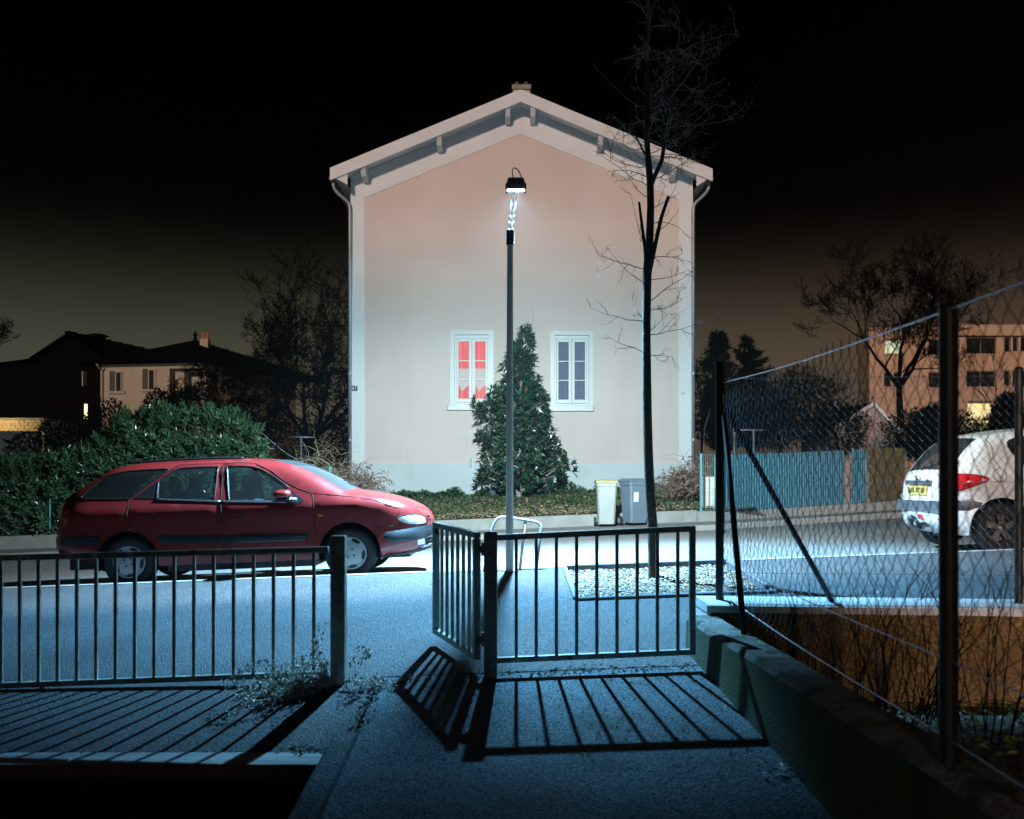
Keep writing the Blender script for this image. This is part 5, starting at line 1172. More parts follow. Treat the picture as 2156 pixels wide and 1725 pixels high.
# outbuilding of rough stone, lit by its own lantern
SY = 36.; a = P(-70, 884, SY); c = P(90, 935, SY)
sh = thing('stone_outbuilding', 'low rubble stone outbuilding lit warm by its lantern, behind the hedge', 'outbuilding', ((a.x + c.x) / 2, SY, 0))
b = MB(); b.box(a.x, c.x, SY, SY + 3, 0, a.z); so2 = b.build('wall', mat('rubble_mortar', (.36, .3, .2), .9), sh)
rg = random.Random(121); z = P(0, 932, SY).z
M_rub = mat('rubble_stone', (.46, .37, .24), .9, var=.25, scale=6, island=.3)
while z < a.z - .04:
    h = rg.uniform(.07, .13); X = a.x + 1.2
    while X < c.x - .12:
        l = rg.uniform(.12, .3); b = MB(); j = rg.uniform(.01, .035)
        b.add([(X + rg.uniform(0, .02), SY - j, z + rg.uniform(0, .02)), (X + l - rg.uniform(.01, .03), SY - j, z), (X + l - .01, SY - j, z + h - rg.uniform(.01, .02)), (X + .02, SY - j, z + h - .012), (X, SY + .01, z), (X + l, SY + .01, z), (X + l, SY + .01, z + h), (X, SY + .01, z + h)], ((0,1,2,3), (4,5,1,0), (5,6,2,1), (6,7,3,2), (7,4,0,3)))
        b.build('stone', M_rub, so2, normals=False); X += l
    z += h
boxp('coping', M_conc, sh, a.x - .1, c.x + .1, SY - .14, SY + 3.1, a.z + .002, a.z + .06)
b = MB(); aa = P(-70, 908, SY - 1.6); cc = P(86, 960, SY - 1.6); b.box(aa.x, cc.x, SY - 1.7, SY - 1.6, 0, aa.z); b.build('front_wall', mat('grey_front', (.3, .3, .29), .9, var=.1), sh)
p0 = P(93, 889, SY - .3); b = MB(); b.tube([(p0.x, SY - .3, p0.z), (p0.x + .05, SY - .4, p0.z - .5), (p0.x + .05, SY - .4, 0)], .05, 8); b.build('downpipe', M_zinc, sh, smooth=True)
lp_ = P(10, 894, SY - .6); b = MB(); b.box(lp_.x - 1.6, lp_.x - 1.5, SY - .5, SY - .4, lp_.z - .1, lp_.z + .1); b.build('lantern', M_lwin, sh)
ld = bpy.data.lights.new('lantern_light', 'POINT'); ld.energy = 70; ld.color = (1, .72, .3); ld.shadow_soft_size = .1; o = bpy.data.objects.new('lantern_light', ld); COL.objects.link(o); o.location = (lp_.x - .3, SY - 1.1, lp_.z + .05)
# apartment block
BY = 75.
def Bz(u, v): return P((1960 + u * .2041) / 1.11317, (720 + v * .2041) / 1.11317, BY)
apb = thing('apartment_block', 'ochre pink apartment block with dark windows and lit ground floor', 'building', (Bz(1300, 0).x, BY, 0))
M_apt = mat('apartment_render', (.5, .33, .23), .9, var=.08, scale=.4, wear=[((.35, .21, .13), .3, .5, .8, (1, 1, .4))])
AW = [(555, 745, 370, 540, 'lit'), (545, 632, 748, 920, 'd'), (655, 748, 748, 920, 'd'), (1060, 1240, 370, 552, 'd'), (1060, 1240, 745, 930, 'd'), (1495, 1838, 345, 540, 'd'), (1495, 1832, 730, 920, 'd'), (1930, 2004, 342, 520, 'd'), (2026, 2092, 342, 512, 'd'), (2116, 2190, 342, 512, 'd'), (1925, 2000, 725, 905, 'd'), (2024, 2090, 725, 895, 'd'), (2112, 2190, 725, 895, 'd'), (1060, 1240, 1088, 1250, 'g'), (1505, 2200, 1076, 1420, 'g')]
tl = Bz(380, 235); brt = Bz(2900, 1500)
out = [(tl.x, 0), (brt.x, 0), (brt.x, tl.z), (tl.x, tl.z)]; hs = []
for (u0, u1, v0_, v1_, k) in AW:
    a = Bz(u0, v0_); c = Bz(u1, v1_); hs.append([(a.x, c.z), (c.x, c.z), (c.x, a.z), (a.x, a.z)])
v2, t2 = cdt([(out, True)] + [(h, True) for h in hs], 0, lambda x, y: pip(x, y, out) and not any(pip(x, y, h) for h in hs))
b = MB(); b.add([(x, BY, z) for x, z in v2], [t[0] for t in t2]); b.build('facade', M_apt, apb, normals=False)
b = MB(); b.add([(tl.x, BY, 0), (tl.x, BY + 2.5, 0), (tl.x, BY + 2.5, tl.z), (tl.x, BY, tl.z)], [(0, 1, 2, 3)]); b.add([(tl.x, BY, tl.z), (brt.x, BY, tl.z), (brt.x, BY + 2.5, tl.z), (tl.x, BY + 2.5, tl.z)], [(0, 1, 2, 3)]); b.build('shell', M_apt, apb, normals=False)
boxp('parapet', mat('parapet', (.46, .31, .21), .9, var=.06), apb, Bz(1240, 0).x, brt.x, BY - .35, BY + .02, Bz(0, 335).z, Bz(0, 210).z)
for h, (u0, u1, v0_, v1_, k) in zip(hs, AW):
    x0, z0, x1, z1 = h[0][0], h[0][1], h[2][0], h[2][1]
    if k == 'g':
        o = boxp('lit_hall', glow('lit_hall_' + str(u0), (1, .78, .34), 1.15 if u0 > 1400 else .25), apb, x0, x1, BY + 2.6, BY + 2.7, z0, z1)
        for q in range(1, int((x1 - x0) / 2.2)): boxp('column', M_apt, apb, x0 + q * 2.2 - .1, x0 + q * 2.2 + .1, BY + .3, BY + .5, z0, z1)
        continue
    m_ = glow('pale_lit_window', (.72, .85, .5), .75) if k == 'lit' else M_night
    wo = boxp('window', m_, apb, x0, x1, BY + .16, BY + .2, z0, z1)
    b = MB()
    for q in ((x0, x0 + .07, z0, z1), (x1 - .07, x1, z0, z1), (x0 + .07, x1 - .07, z1 - .07, z1), (x0 + .07, x1 - .07, z0, z0 + .07)): b.box(q[0], q[1], BY + .1, BY + .159, q[2], q[3])
    n = max(1, int((x1 - x0) / 1.0))
    for q in range(1, n): X = x0 + (x1 - x0) * q / n; b.box(X - .03, X + .03, BY + .12, BY + .159, z0 + .07, z1 - .07)
    b.build('frame', mat('apt_frame', (.2, .15, .1), .6), wo); boxp('sill', M_apt, wo, x0 - .08, x1 + .08, BY - .1, BY - .004, z0 - .12, z0 - .002)
an = Bz(1885, 170); b = MB(); b.tube([(an.x, BY + 2, tl.z), (an.x, BY + 2, Bz(0, -60).z)], .03, 5); b.tube([(an.x - .5, BY + 2, Bz(0, 180).z), (an.x + .6, BY + 2, Bz(0, 165).z)], .025, 4); b.build('aerial', M_darkm, apb)
# small gabled shed
a = P(1748, 950, 33); gs = thing('garden_shed', 'small pale gabled shed half hidden behind the leafless tree', 'shed', (P(1815, 0, 33).x, 33, .5))
x0, x1, xm = P(1748, 0, 33).x, P(1888, 0, 33).x, P(1838, 0, 33).x; zE_, zP = P(0, 905, 33).z, P(0, 852, 33).z
b = MB(); b.add([(x0, 33, .4), (x1, 33, .4), (x1, 33, zE_), (xm, 33, zP), (x0, 33, zE_)], [(0, 1, 2, 3, 4)]); b.add([(x0, 33, .4), (x0, 36, .4), (x0, 36, zE_), (x0, 33, zE_)], [(0, 1, 2, 3)]); b.build('wall', mat('shed_wall', (.3, .23, .2), .9, var=.15), gs, normals=False)
for xe in (x0 - .1, x1 + .1): b = MB(); b.beam((xe, 32.9, zE_ - .1), (xm, 32.9, zP + .04), .06, .12); b.build('bargeboard', M_white, gs)
b = MB(); b.add([(x0 - .2, 32.85, zE_ - .1), (xm, 32.85, zP + .1), (xm, 36, zP + .1), (x0 - .2, 36, zE_ - .1), (x1 + .2, 32.85, zE_ - .1), (x1 + .2, 36, zE_ - .1)], [(0, 1, 2, 3), (1, 4, 5, 2)]); b.build('roof', M_dkroof, gs, normals=False)

# added unseen block behind the viewer, set to shade ramp, railings and red car
nb_ = thing('shade_block', 'plain added block, out of view behind the ramp, that shades the railings', 'building', (-12, -16, -1.2))
b = MB(); b.box(-40, -2.7, -24, -14, -1.2, 15.3); b.build('walls', M_apt, nb_)
boxp('roof', M_dkroof, nb_, -40.4, -2.45, -24.4, -13.6, 15.302, 15.5)
for i in range(10):
    for z in (.6, 4.2, 8.2, 11.8): boxp('window', M_night, nb_, -38 + i * 3.6, -36.6 + i * 3.6, -14.02, -13.95, z, z + 1.5)

# ---- dead weeds at the foot of the left post
wd_ = thing('dry_weeds', 'dry grey weeds slumped round the foot of the railing post', 'weeds', (lp.x, 6.1, lz))
rg = random.Random(131); b = MB(); lb = MB()
def weed(p, d, L, r, sag, dep=1):
    pts = [p]; n = 8
    for i in range(n):
        d = (d + Vector((rg.gauss(0, .12), rg.gauss(0, .12), -sag * (.4 + i / n) + rg.gauss(0, .08)))).normalized(); p = p + d * L / n
        p.z = max(p.z, z_pave(p.x, p.y) + .01); pts.append(p.copy())
        if rg.random() < .75:
            for q in range(rg.randint(2, 5)): lb.leaf(p + Vector((rg.gauss(0, .012), rg.gauss(0, .012), rg.gauss(0, .012))), Vector((rg.gauss(0, 1), rg.gauss(0, 1), rg.gauss(-.2, .8))).normalized(), Vector((0, -.4, 1)), rg.uniform(.02, .045), rg.uniform(.008, .018))
        if dep and rg.random() < .4: weed(p.copy(), (d + Vector((rg.gauss(0, .6), rg.gauss(0, .5), rg.gauss(.1, .4)))).normalized(), L * .35, r * .6, sag, dep - 1)
    b.tube(pts, [r * (1 - .6 * i / n) for i in range(n + 1)], 4, cap=False)
foot = Vector((lp.x - .03, 6.12, lz + .02))
for i in range(46): weed(foot + Vector((rg.gauss(-.05, .06), rg.gauss(0, .06), 0)), Vector((rg.uniform(-1.4, -.25), rg.uniform(-.75, .15), rg.uniform(.0, .5))).normalized(), rg.uniform(.2, .62), rg.uniform(.0025, .005), .3)
for i in range(3): weed(foot + Vector((-.06 + rg.gauss(0, .03), .0, 0)), Vector((rg.gauss(-.1, .15), rg.gauss(0, .1), 1)).normalized(), rg.uniform(.15, .36), .003, .0)
for i in range(4): weed(foot + Vector((.06, -.02, 0)), Vector((1, rg.gauss(-.15, .2), .25)).normalized(), rg.uniform(.3, .5), .0035, .14)
for i in range(2): weed(foot + Vector((.1, .05, 0)), Vector((.3, 0, 1)).normalized(), .26, .0022, .02)
b.build('stems', mat('grey_weed_stem', (.55, .54, .48), .85, island=.4), wd_, normals=False, kind='stuff'); lb.build('withered_leaves', mat('grey_weed_leaf', (.5, .5, .44), .9, island=.5), wd_, normals=False, kind='stuff')
b = MB(); lb = MB(); c = Vector((P(640, 0, 5.2).x, 5.15, z_pave(-1.1, 5.15)))
for i in range(40): a = rg.uniform(0, 6.28); lb.leaf(c + Vector((rg.gauss(0, .05), rg.gauss(0, .03), rg.uniform(.005, .025))), Vector((math.cos(a), math.sin(a), rg.uniform(0, .4))), Vector((rg.gauss(0, .4), 0, 1)), rg.uniform(.03, .06), rg.uniform(.01, .025))
for i in range(7): a = rg.uniform(-.5, .5); p = c + Vector((rg.gauss(0, .12), rg.gauss(0, .05), .008)); lb.tube([p, p + Vector((math.cos(a) * .12, math.sin(a) * .12, .004))], .002, 3, cap=False)
tag(lb.build('leaf_clump', mat('clump', (.12, .12, .1), .9, island=.7), normals=False), 'small clump of dead leaves and twigs on the pale coping', 'leaves')
# ================================================================== cars (x forward, z up, near side at -y; origin under the rear wheel)
M_carglass = glassmat('car_glass', (.62, .74, .74), .9, .02, .03)
M_screen = glassmat('car_windscreen', (.72, .82, .82), .9, .04, .05)
M_seam = mat('panel_gap', (.008, .008, .009), .8)
M_trim = mat('window_trim', (.02, .022, .026), .35)
M_alu = mat('bright_trim', (.5, .52, .54), .25, .9)
M_cabin = mat('cabin_plastic', (.018, .02, .022), .8, var=.2)
M_seat = mat('seat_fabric', (.03, .034, .04), .9, var=.2)
def interp(ch, key, val, ki, vi):
    best = None
    for i in range(len(ch) - 1):
        a, c = ch[i], ch[i+1]
        if min(a[ki], c[ki]) <= val <= max(a[ki], c[ki]):
            t_ = 0 if a[ki] == c[ki] else (val - a[ki]) / (c[ki] - a[ki]); return a[vi] + (c[vi] - a[vi]) * t_
    return ch[0][vi]
class Car:
    def __init__(s, name, label, loc, slope, W, chain, wheels, Rw, Ra, belt, crease, sill, paint, frontcut, rearcut, arch_dz=0.):
        s.root = thing(name, label, 'car', (0, 0, 0)); s.W = W; s.paint = paint; s.wheels = wheels; s.Rw = Rw; s.Ra = Ra; s.belt = belt; s.crease = crease; s.sill = sill
        s.chain = smooth_line(dens(smooth_line(chain, 1), .06, False), 1); s.fc = frontcut; s.rc = rearcut; s.bow = .11
        s.xf = max(p[0] for p in chain); s.xr = min(p[0] for p in chain); s.loc = loc; s.slope = slope
        s.outline = list(s.chain)
        zf, zr_ = chain[-1][1], chain[0][1]
        def arc(xc, z_in, z_out):
            a0 = math.asin(max(-1, min(1, (z_in - Rw) / Ra))); a1 = math.pi - math.asin(max(-1, min(1, (z_out - Rw) / Ra)))
            return [(xc + Ra * math.cos(a0 + (a1 - a0) * i / 18), Rw + Ra * math.sin(a0 + (a1 - a0) * i / 18)) for i in range(19)]
        s.outline += arc(wheels[1], zf, sill) + arc(wheels[0], sill, zr_)
    def hw(s, x, z):
        w_ = s.W
        t_ = (x - (s.xf - s.fc)) / s.fc
        if t_ > 0: w_ -= .30 * t_ ** 2.3
        t_ = ((s.xr + s.rc) - x) / s.rc
        if t_ > 0: w_ -= .15 * t_ ** 2.2
        if z < .42: w_ -= .05 * ((.42 - z) / .25) ** 2
        if z > s.crease: w_ -= .018 * min(1, (z - s.crease) / .02) * 0 + .30 * min(z - s.crease, s.belt - s.crease) * 1.5
        elif z > .5: w_ -= .012 * (s.crease - z) / max(.01, s.crease - .5) 
        if z > s.belt: w_ -= .36 * (z - s.belt)
        d = segd(x, z, s.chain)
        if d < .12: w_ -= .075 * (1 - d / .12) ** 2
        for xw in s.wheels:                      # flared wheel arches
            dd = math.hypot(x - xw, z - s.Rw) - s.Ra
            if 0 <= dd < .07 and z < s.crease: w_ += .012 * (1 - dd / .07)
        return w_
    def at(s, x, z, off=0, side=-1): return Vector((x, side * (s.hw(x, z) + off), z))
    def shell(s, windows, doors, screen, rearglass, farwin=True):
        loops = [(s.outline, True)] + [(w_, True) for w_ in windows] + [(d, True) for d in doors]
        v2, tr = cdt(loops, .075, lambda x, y: pip(x, y, s.outline))
        side = [s.at(x, z) for x, z in v2]; far = [s.at(x, z, 0, 1) for x, z in v2]
        groups = {}
        for f, cx_, cz in tr:
            k = 'body'
            for i, w_ in enumerate(windows):
                if pip(cx_, cz, w_): k = ('win', i)
            if k == 'body':
                for i, d in enumerate(doors):
                    if pip(cx_, cz, d): k = ('door', i)
            groups.setdefault(k, []).append(f)
        body = MB(); body.add(side, groups['body']); bfar = [f for k, g in groups.items() if k == 'body' or k[0] == 'door' for f in g]; body.add(far, bfar)
        ts = [-1, -.93, -.75, -.5, -.25, 0, .25, .5, .75, .93, 1]; n = len(s.chain); vs = []
        for i, (x, z) in enumerate(s.chain):
            a = s.chain[max(0, i-1)]; c = s.chain[min(n-1, i+1)]; dx, dz = c[0]-a[0], c[1]-a[1]; L = math.hypot(dx, dz) or 1; nx, nz = -dz / L, dx / L
            h = s.hw(x, z)
            bow = s.bow if nx > 0 else .07
            for t_ in ts: vs.append((x + bow * nx * (1 - t_*t_), t_ * h, z + .035 * max(nz, 0) * (1 - t_*t_)))
        m = len(ts); s.band = vs; s.m = m; fb = []; fs_ = []; fr = []
        for i in range(n - 1):
            xm_, zm = (s.chain[i][0] + s.chain[i+1][0]) / 2, (s.chain[i][1] + s.chain[i+1][1]) / 2
            for k in range(m - 1):
                q = (i*m + k, i*m + k + 1, (i+1)*m + k + 1, (i+1)*m + k); tm = abs(ts[k] + ts[k+1]) / 2
                if screen[0] < xm_ < screen[1] and zm > s.belt - .02 and tm < .93: fs_.append(q)
                elif rearglass[0] < xm_ < rearglass[1] and zm > rearglass[2] and zm < rearglass[3] and tm < .9: fr.append(q)
                else: fb.append(q)
        body.add(vs, fb)
        o = body.build('body', s.paint, s.root, smooth=True, normals=False)
        bm = bmesh.new(); bm.from_mesh(o.data); bmesh.ops.remove_doubles(bm, verts=bm.verts, dist=.0008); bmesh.ops.recalc_face_normals(bm, faces=bm.faces)
        for f in bm.faces: f.smooth = True
        bm.to_mesh(o.data); bm.free()
        s.body = o; s.door = []
        def sub(name, vs_, fs, m_, par):
            used = sorted({i for f in fs for i in f}); mp_ = {u: j for j, u in enumerate(used)}; b_ = MB(); b_.add([vs_[u] for u in used], [tuple(mp_[i] for i in f) for f in fs]); return b_.build(name, m_, par, smooth=True, normals=True)
        for i in range(len(doors)): s.door.append(sub('door', side, groups.get(('door', i), []), s.paint, s.root))
        for i in range(len(windows)):
            g = groups.get(('win', i), [])
            sub('window', side, g, M_carglass, s.root)
            if farwin: sub('window', far, g, M_carglass, s.root)
        if fs_: sub('windscreen', vs, fs_, M_screen, s.root)
        if fr: sub('rear_window', vs, fr, M_carglass, s.root)
    def line(s, b, pts, r=.004, off=0., side=-1, n=5, closed=False):
        pts = dens(pts, .05, closed); b.tube([s.at(x, z, off, side) for x, z in pts], r, n, closed=closed)
    def patch(s, name, poly, m, off, par=None, step=.05, side=-1, smooth=True, thick=0.):
        v2, tr = cdt([(poly, True)], step, lambda x, y: pip(x, y, poly)); b = MB()
        def o_(x, z): return off if not thick else off * min(1, .25 + segd(x, z, poly, True) / thick)
        b.add([s.at(x, z, o_(x, z), side) for x, z in v2], [t_[0] for t_ in tr])
        n = len(poly); b.add([s.at(x, z, off if not thick else off * .25, side) for x, z in poly] + [s.at(x, z, -.01, side) for x, z in poly], [(i, (i+1) % n, n + (i+1) % n, n + i) for i in range(n)])
        return b.build(name, m, par or s.root, smooth=smooth, normals=False)
    def wheel(s, xw, side, style):
        y = side * (s.W - .035); tw_ = .185; R_ = s.Rw; dirn = side
        rim = R_ * .63
        b = MB(); prf = [(rim * .96, y - dirn * .02), (rim, y - dirn * .002), (R_ * .78, y + dirn * .008), (R_ * .93, y + dirn * .0), (R_ * .985, y - dirn * .018), (R_, y - dirn * .045), (R_, y - dirn * (tw_ - .04)), (R_ * .96, y - dirn * tw_), (rim * .9, y - dirn * tw_)]
        b.lathe(prf, (xw, 0, R_), 'Y', 36); wo = b.build('wheel', M_rubber, s.root, smooth=True, normals=True)
        if style == 'cap':
            m_ = mat('hubcap_silver', (.42, .44, .45), .4, .25, var=.08)
            b = MB(); b.lathe([(rim, y - dirn * .004), (rim * .97, y + dirn * .008), (rim * .9, y - dirn * .004), (rim * .72, y + dirn * .004), (rim * .35, y + dirn * .012), (.0001, y + dirn * .014)], (xw, 0, R_), 'Y', 36); hc = b.build('hubcap', m_, wo, smooth=True)
            for k in range(5):
                a = k * 2 * math.pi / 5 - .16; c = Vector((xw + rim * .8 * math.cos(a), y + dirn * .0045, R_ + rim * .8 * math.sin(a))); b = MB(); tx = Vector((-math.sin(a), 0, math.cos(a))); rx = Vector((math.cos(a), 0, math.sin(a)))
                b.add([c + tx * (.055 * math.cos(q)) + rx * (.02 * math.sin(q)) + Vector((0, dirn * (.004 + .003 * math.sin(q) * -1), 0)) for q in [i * math.pi / 7 for i in range(14)]], [tuple(range(14))]); b.build('slot', M_black, hc, normals=False)
            for k in range(4):
                a = k * math.pi / 2 + .78 + .25; c = Vector((xw + rim * .27 * math.cos(a), y + dirn * .013, R_ + rim * .27 * math.sin(a))); b = MB(); b.tube([c, c + Vector((0, dirn * .004, 0))], .012, 10); b.build('bolt_hole', M_black, hc)
        else:
            m_ = mat('alloy_bronze', (.2, .18, .15), .4, .7, var=.2)
            b = MB(); b.lathe([(rim, y - dirn * .003), (rim * .95, y + dirn * .006), (rim * .9, y - dirn * .02), (rim * .86, y - dirn * .12)], (xw, 0, R_), 'Y', 36); hc = b.build('rim', m_, wo, smooth=True, angle=R(45))
            for k in range(5):
                a = k * 2 * math.pi / 5 + .3; rx = Vector((math.cos(a), 0, math.sin(a))); tx = Vector((-math.sin(a), 0, math.cos(a))); c = Vector((xw, y - dirn * .012, R_)); b = MB()
                p = [c + rx * .03 + tx * .03, c + rx * rim * .9 + tx * .042, c + rx * rim * .9 - tx * .042, c + rx * .03 - tx * .03]; f_ = [q + Vector((0, dirn * (.016 - .008 * (i in (1, 2))), 0)) for i, q in enumerate(p)]
                b.add(p + f_, [(4, 5, 6, 7), (0, 1, 5, 4), (1, 2, 6, 5), (2, 3, 7, 6), (3, 0, 4, 7)]); b.build('spoke', m_, hc, bevel=.006)
            b = MB(); b.lathe([(.05, y - dirn * .02), (.045, y + dirn * .006), (.0001, y + dirn * .01)], (xw, 0, R_), 'Y', 20); b.build('hub', m_, hc, smooth=True)
            for k in range(4):
                a = k * math.pi / 2 + .4; c = Vector((xw + .04 * math.cos(a), y + dirn * .006, R_ + .04 * math.sin(a))); b = MB(); b.tube([c, c + Vector((0, dirn * .004, 0))], .008, 8); b.build('bolt_hole', M_black, hc)
            b = MB(); b.lathe([(.13, y - dirn * .07), (.0001, y - dirn * .07)], (xw, 0, R_), 'Y', 24); b.build('brake_disc', M_darkm, wo)
        b = MB(); b.lathe([(s.Ra + .004, y + dirn * .01), (s.Ra + .004, y - dirn * .42), (.05, y - dirn * .43)], (xw, 0, R_), 'Y', 24, a0=-.25, a1=math.pi + .25); b.build('wheel_housing', M_black, s.root, normals=False)
    def inside(s, front, rear, dash):
        b = MB(); b.box(s.wheels[0] + .42, s.wheels[1] - .42, -s.W + .1, s.W - .1, .17, s.sill + .05); b.box(s.xr + .15, s.xf - .2, -s.W + .25, s.W - .25, .22, s.sill + .1); b.build('underbody', M_black, s.root)
        b = MB(); b.box(s.wheels[0] - .3, s.wheels[1] - .45, -s.W + .12, s.W - .12, .4, .44); b.build('floor', M_cabin, s.root)
        for (xx, ww, ys) in ((front, .46, (-.38, .38)), (rear, 1.2, (0,))):
            for y in ys:
                b = MB(); Mx = Matrix.Translation((xx, y, .44)); b.box(-.05, .5, -ww/2, ww/2, 0, .2, Mx); M2 = Mx @ Matrix.Translation((-.05, 0, .1)) @ Matrix.Rotation(R(-16), 4, 'Y'); b.box(-.06, .07, -ww/2, ww/2, 0, .56, M2)
                se = b.build('seat', M_seat, s.root, bevel=.04)
                for yy in ((y,) if ww < 1 else (-.36, .36)):
                    hc_ = Vector((xx - .245, yy, 1.17)); b = MB()
                    b.lathe([(.0001, -.11), (.07, -.105), (.115, -.06), (.125, 0), (.115, .06), (.07, .105), (.0001, .11)], (0, 0, 0), 'Y', 18)
                    b.v = [(hc_.x + p[0] * .5, hc_.y + p[1] * 1.25, hc_.z + p[2] * .95) for p in b.v]; b.build('headrest', M_seat, se, smooth=True)
                    b = MB(); b.tube([(hc_.x + .03, yy - .05, hc_.z - .2), (hc_.x, yy - .05, hc_.z - .05)], .008, 6); b.tube([(hc_.x + .03, yy + .05, hc_.z - .2), (hc_.x, yy + .05, hc_.z - .05)], .008, 6); b.build('headrest_rod', M_alu, se)
        b = MB(); b.box(dash, dash + .45, -s.W + .14, s.W - .14, .62, .93); b.build('dashboard', M_cabin, s.root, bevel=.06)
        b = MB(); ctr = Vector((dash - .12, .36, .9)); ring = [ctr + Vector((.07 * math.sin(a) * -1, .18 * math.cos(a), .17 * math.sin(a))) for a in [i * math.pi / 10 for i in range(20)]]; b.tube(ring, .014, 6, closed=True); b.tube([ctr, (dash + .1, .36, .8)], .03, 6); b.build('steering_wheel', M_cabin, s.root, smooth=True)
    def place(s):
        s.root.location = s.loc; s.root.rotation_euler = (0, -math.atan(s.slope), 0)

# ---------------------------------------------------------------- red estate car
PXM = 202.6
def Q(u, v, z2=False):
    nx, ny = (560 if z2 else 120) + u * .22263 - 301.6, 1060 + v * .2227 - 1320.5; c, s_ = .9991, .0422
    return ((nx * c - ny * s_) / PXM, (-nx * s_ - ny * c) / PXM + .305)
def Q2(u, v): return Q(u, v, True)
M_red = mat('red_paint', (.23, .02, .02), .34, var=.06, scale=2, coat=.5, spec=.55, wear=[((.32, .09, .07), 2.5, .6, .85, (1, 1, 1))])
chain = [Q(480, 1185), Q(300, 1140), Q(110, 1085), Q(82, 1000), Q(80, 930), Q(105, 880), Q(112, 780), Q(118, 640), Q(128, 570), Q(160, 510), Q(215, 455), Q(310, 375), Q(420, 285), Q(520, 205), Q(620, 165), Q(760, 140), Q(1000, 118), Q(1500, 95), Q(1900, 84), Q2(200, 92), Q2(380, 105), Q2(500, 130), Q2(640, 180), Q2(820, 268), Q2(1000, 368), Q2(1120, 428), Q2(1280, 448), Q2(1500, 484), Q2(1700, 530), Q2(1850, 580), Q2(1960, 632), Q2(2020, 690), Q2(2042, 760), Q2(2044, 860), Q2(2036, 960), Q2(2010, 1030), Q2(1900, 1068), Q2(1700, 1100), Q2(1530, 1122)]
chain = [(x - (.13 * (-.4 - x) / .38 if x < -.4 else 0) - (.09 * (x - 3.0) / .5 if x > 3.0 else 0), z) for x, z in chain]
rwX = (270.9 - CX) * 11.0 / FPX; Wr = .845
red = Car('estate_car', 'red estate car parked along the kerb behind the long railing', (rwX, 11.0 + Wr, z_road(rwX, 11.0) + .002), .0405, Wr, chain, (0., 2.572), .305, .36, .985, .872, .25, M_red, .62, .45)
red.bow = .06
wq = smooth_line([Q(272, 502), Q(330, 430), Q(440, 325), Q(560, 248), Q(700, 212), Q(900, 196), Q(1195, 180), Q(1170, 208), Q(1000, 345), Q(830, 488), Q(800, 503), Q(500, 507)], 1, True)
wr = [Q(1098, 318), Q(1150, 270), Q(1225, 212), Q(1290, 184), Q(1345, 172), Q(1500, 164), Q(1712, 157), Q(1712, 518), Q(1400, 512), Q(1106, 502)]
wf = [Q(1812, 154), Q2(0, 151), Q2(110, 160), Q2(210, 188), Q2(330, 252), Q2(440, 325), Q2(520, 385), Q2(470, 420), Q2(420, 440), Q2(385, 500), Q2(380, 524), Q2(100, 520), Q(1872, 519)]
wt = [Q(850, 495), Q(970, 400), Q(1075, 326), Q(1083, 500)]
d_r = [Q(1762, 122), Q(1772, 400), Q(1780, 525), Q(1800, 700), Q(1822, 1022), Q(1820, 1090), Q(1330, 1100), Q(1150, 1090), Q(1060, 980), Q(960, 880), Q(870, 820), Q(815, 740), Q(800, 600), Q(806, 505), Q(960, 385), Q(1130, 240), Q(1290, 140), Q(1500, 130)]
d_f = [Q(1766, 122), Q2(-50, 112), Q2(120, 120), Q2(300, 195), Q2(480, 320), Q2(620, 390), Q2(765, 435), Q2(790, 520), Q2(804, 640), Q2(806, 850), Q2(798, 1010), Q2(790, 1080), Q(1826, 1092), Q(1828, 1022), Q(1806, 700), Q(1786, 525), Q(1778, 400)]
red.shell([wq, wr, wf], [d_r, d_f], (Q2(300, 0)[0], Q2(1100, 0)[0]), (Q(205, 0)[0], Q(560, 0)[0], Q(0, 445)[1], Q(0, 190)[1]))
for xw in red.wheels:
    for sd_ in (-1, 1): red.wheel(xw, sd_, 'cap')
red.inside(Q2(-20, 0)[0] + .02, Q(1180, 0)[0] + .2, Q2(420, 0)[0])
b = MB()
for d in (d_r, d_f): red.line(b, d, .0042, -.001, closed=True)
red.line(b, [Q(800, 505), Q(810, 600), Q(790, 700)], .004); red.line(b, [Q2(765, 437), Q2(1000, 455), Q2(1400, 500), Q2(1700, 600), Q2(1690, 640)], .003, .0)
red.line(b, [Q2(1420, 795), Q2(1600, 790), Q2(1720, 770)], .004)
b.build('panel_gaps', M_seam, red.body, smooth=True)
b = MB()
for w_ in (wq, wr, wf): red.line(b, w_, .009, -.002, closed=True)
b.build('window_rubber', M_trim, red.body, smooth=True)
red.patch('rear_pillar_trim', wt, M_trim, .004, red.door[0])
b = MB(); red.line(b, [Q(1090, 506), Q(1400, 516), Q(1780, 527)], .011, .002); b.build('belt_trim', M_alu, red.door[0], smooth=True)
b = MB(); red.line(b, [Q(1790, 528), Q2(200, 530), Q2(500, 532)], .011, .002); b.build('belt_trim', M_alu, red.door[1], smooth=True)
for ln in ([Q(1094, 316), Q(1100, 500)], [Q(1808, 154), Q(1868, 516)]):
    b = MB(); red.line(b, ln, .006, .003); b.build('pillar_trim', M_alu, red.body, smooth=True)
M_mould = mat('moulding_blue', (.022, .03, .038), .5, var=.1)
mo_r = [Q(1100, 905), Q(1180, 888), Q(1500, 884), Q(1812, 880), Q(1814, 968), Q(1500, 972), Q(1200, 978), Q(1140, 965)]
mo_f = [Q(1824, 880), Q2(200, 868), Q2(600, 862), Q2(735, 862), Q2(762, 880), Q2(735, 925), Q2(690, 938), Q2(400, 950), Q2(100, 962), Q(1826, 968)]
red.patch('side_moulding', mo_r, M_mould, .016, red.door[0], thick=.03); mf = red.patch('side_moulding', mo_f, M_mould, .016, red.door[1], thick=.03)
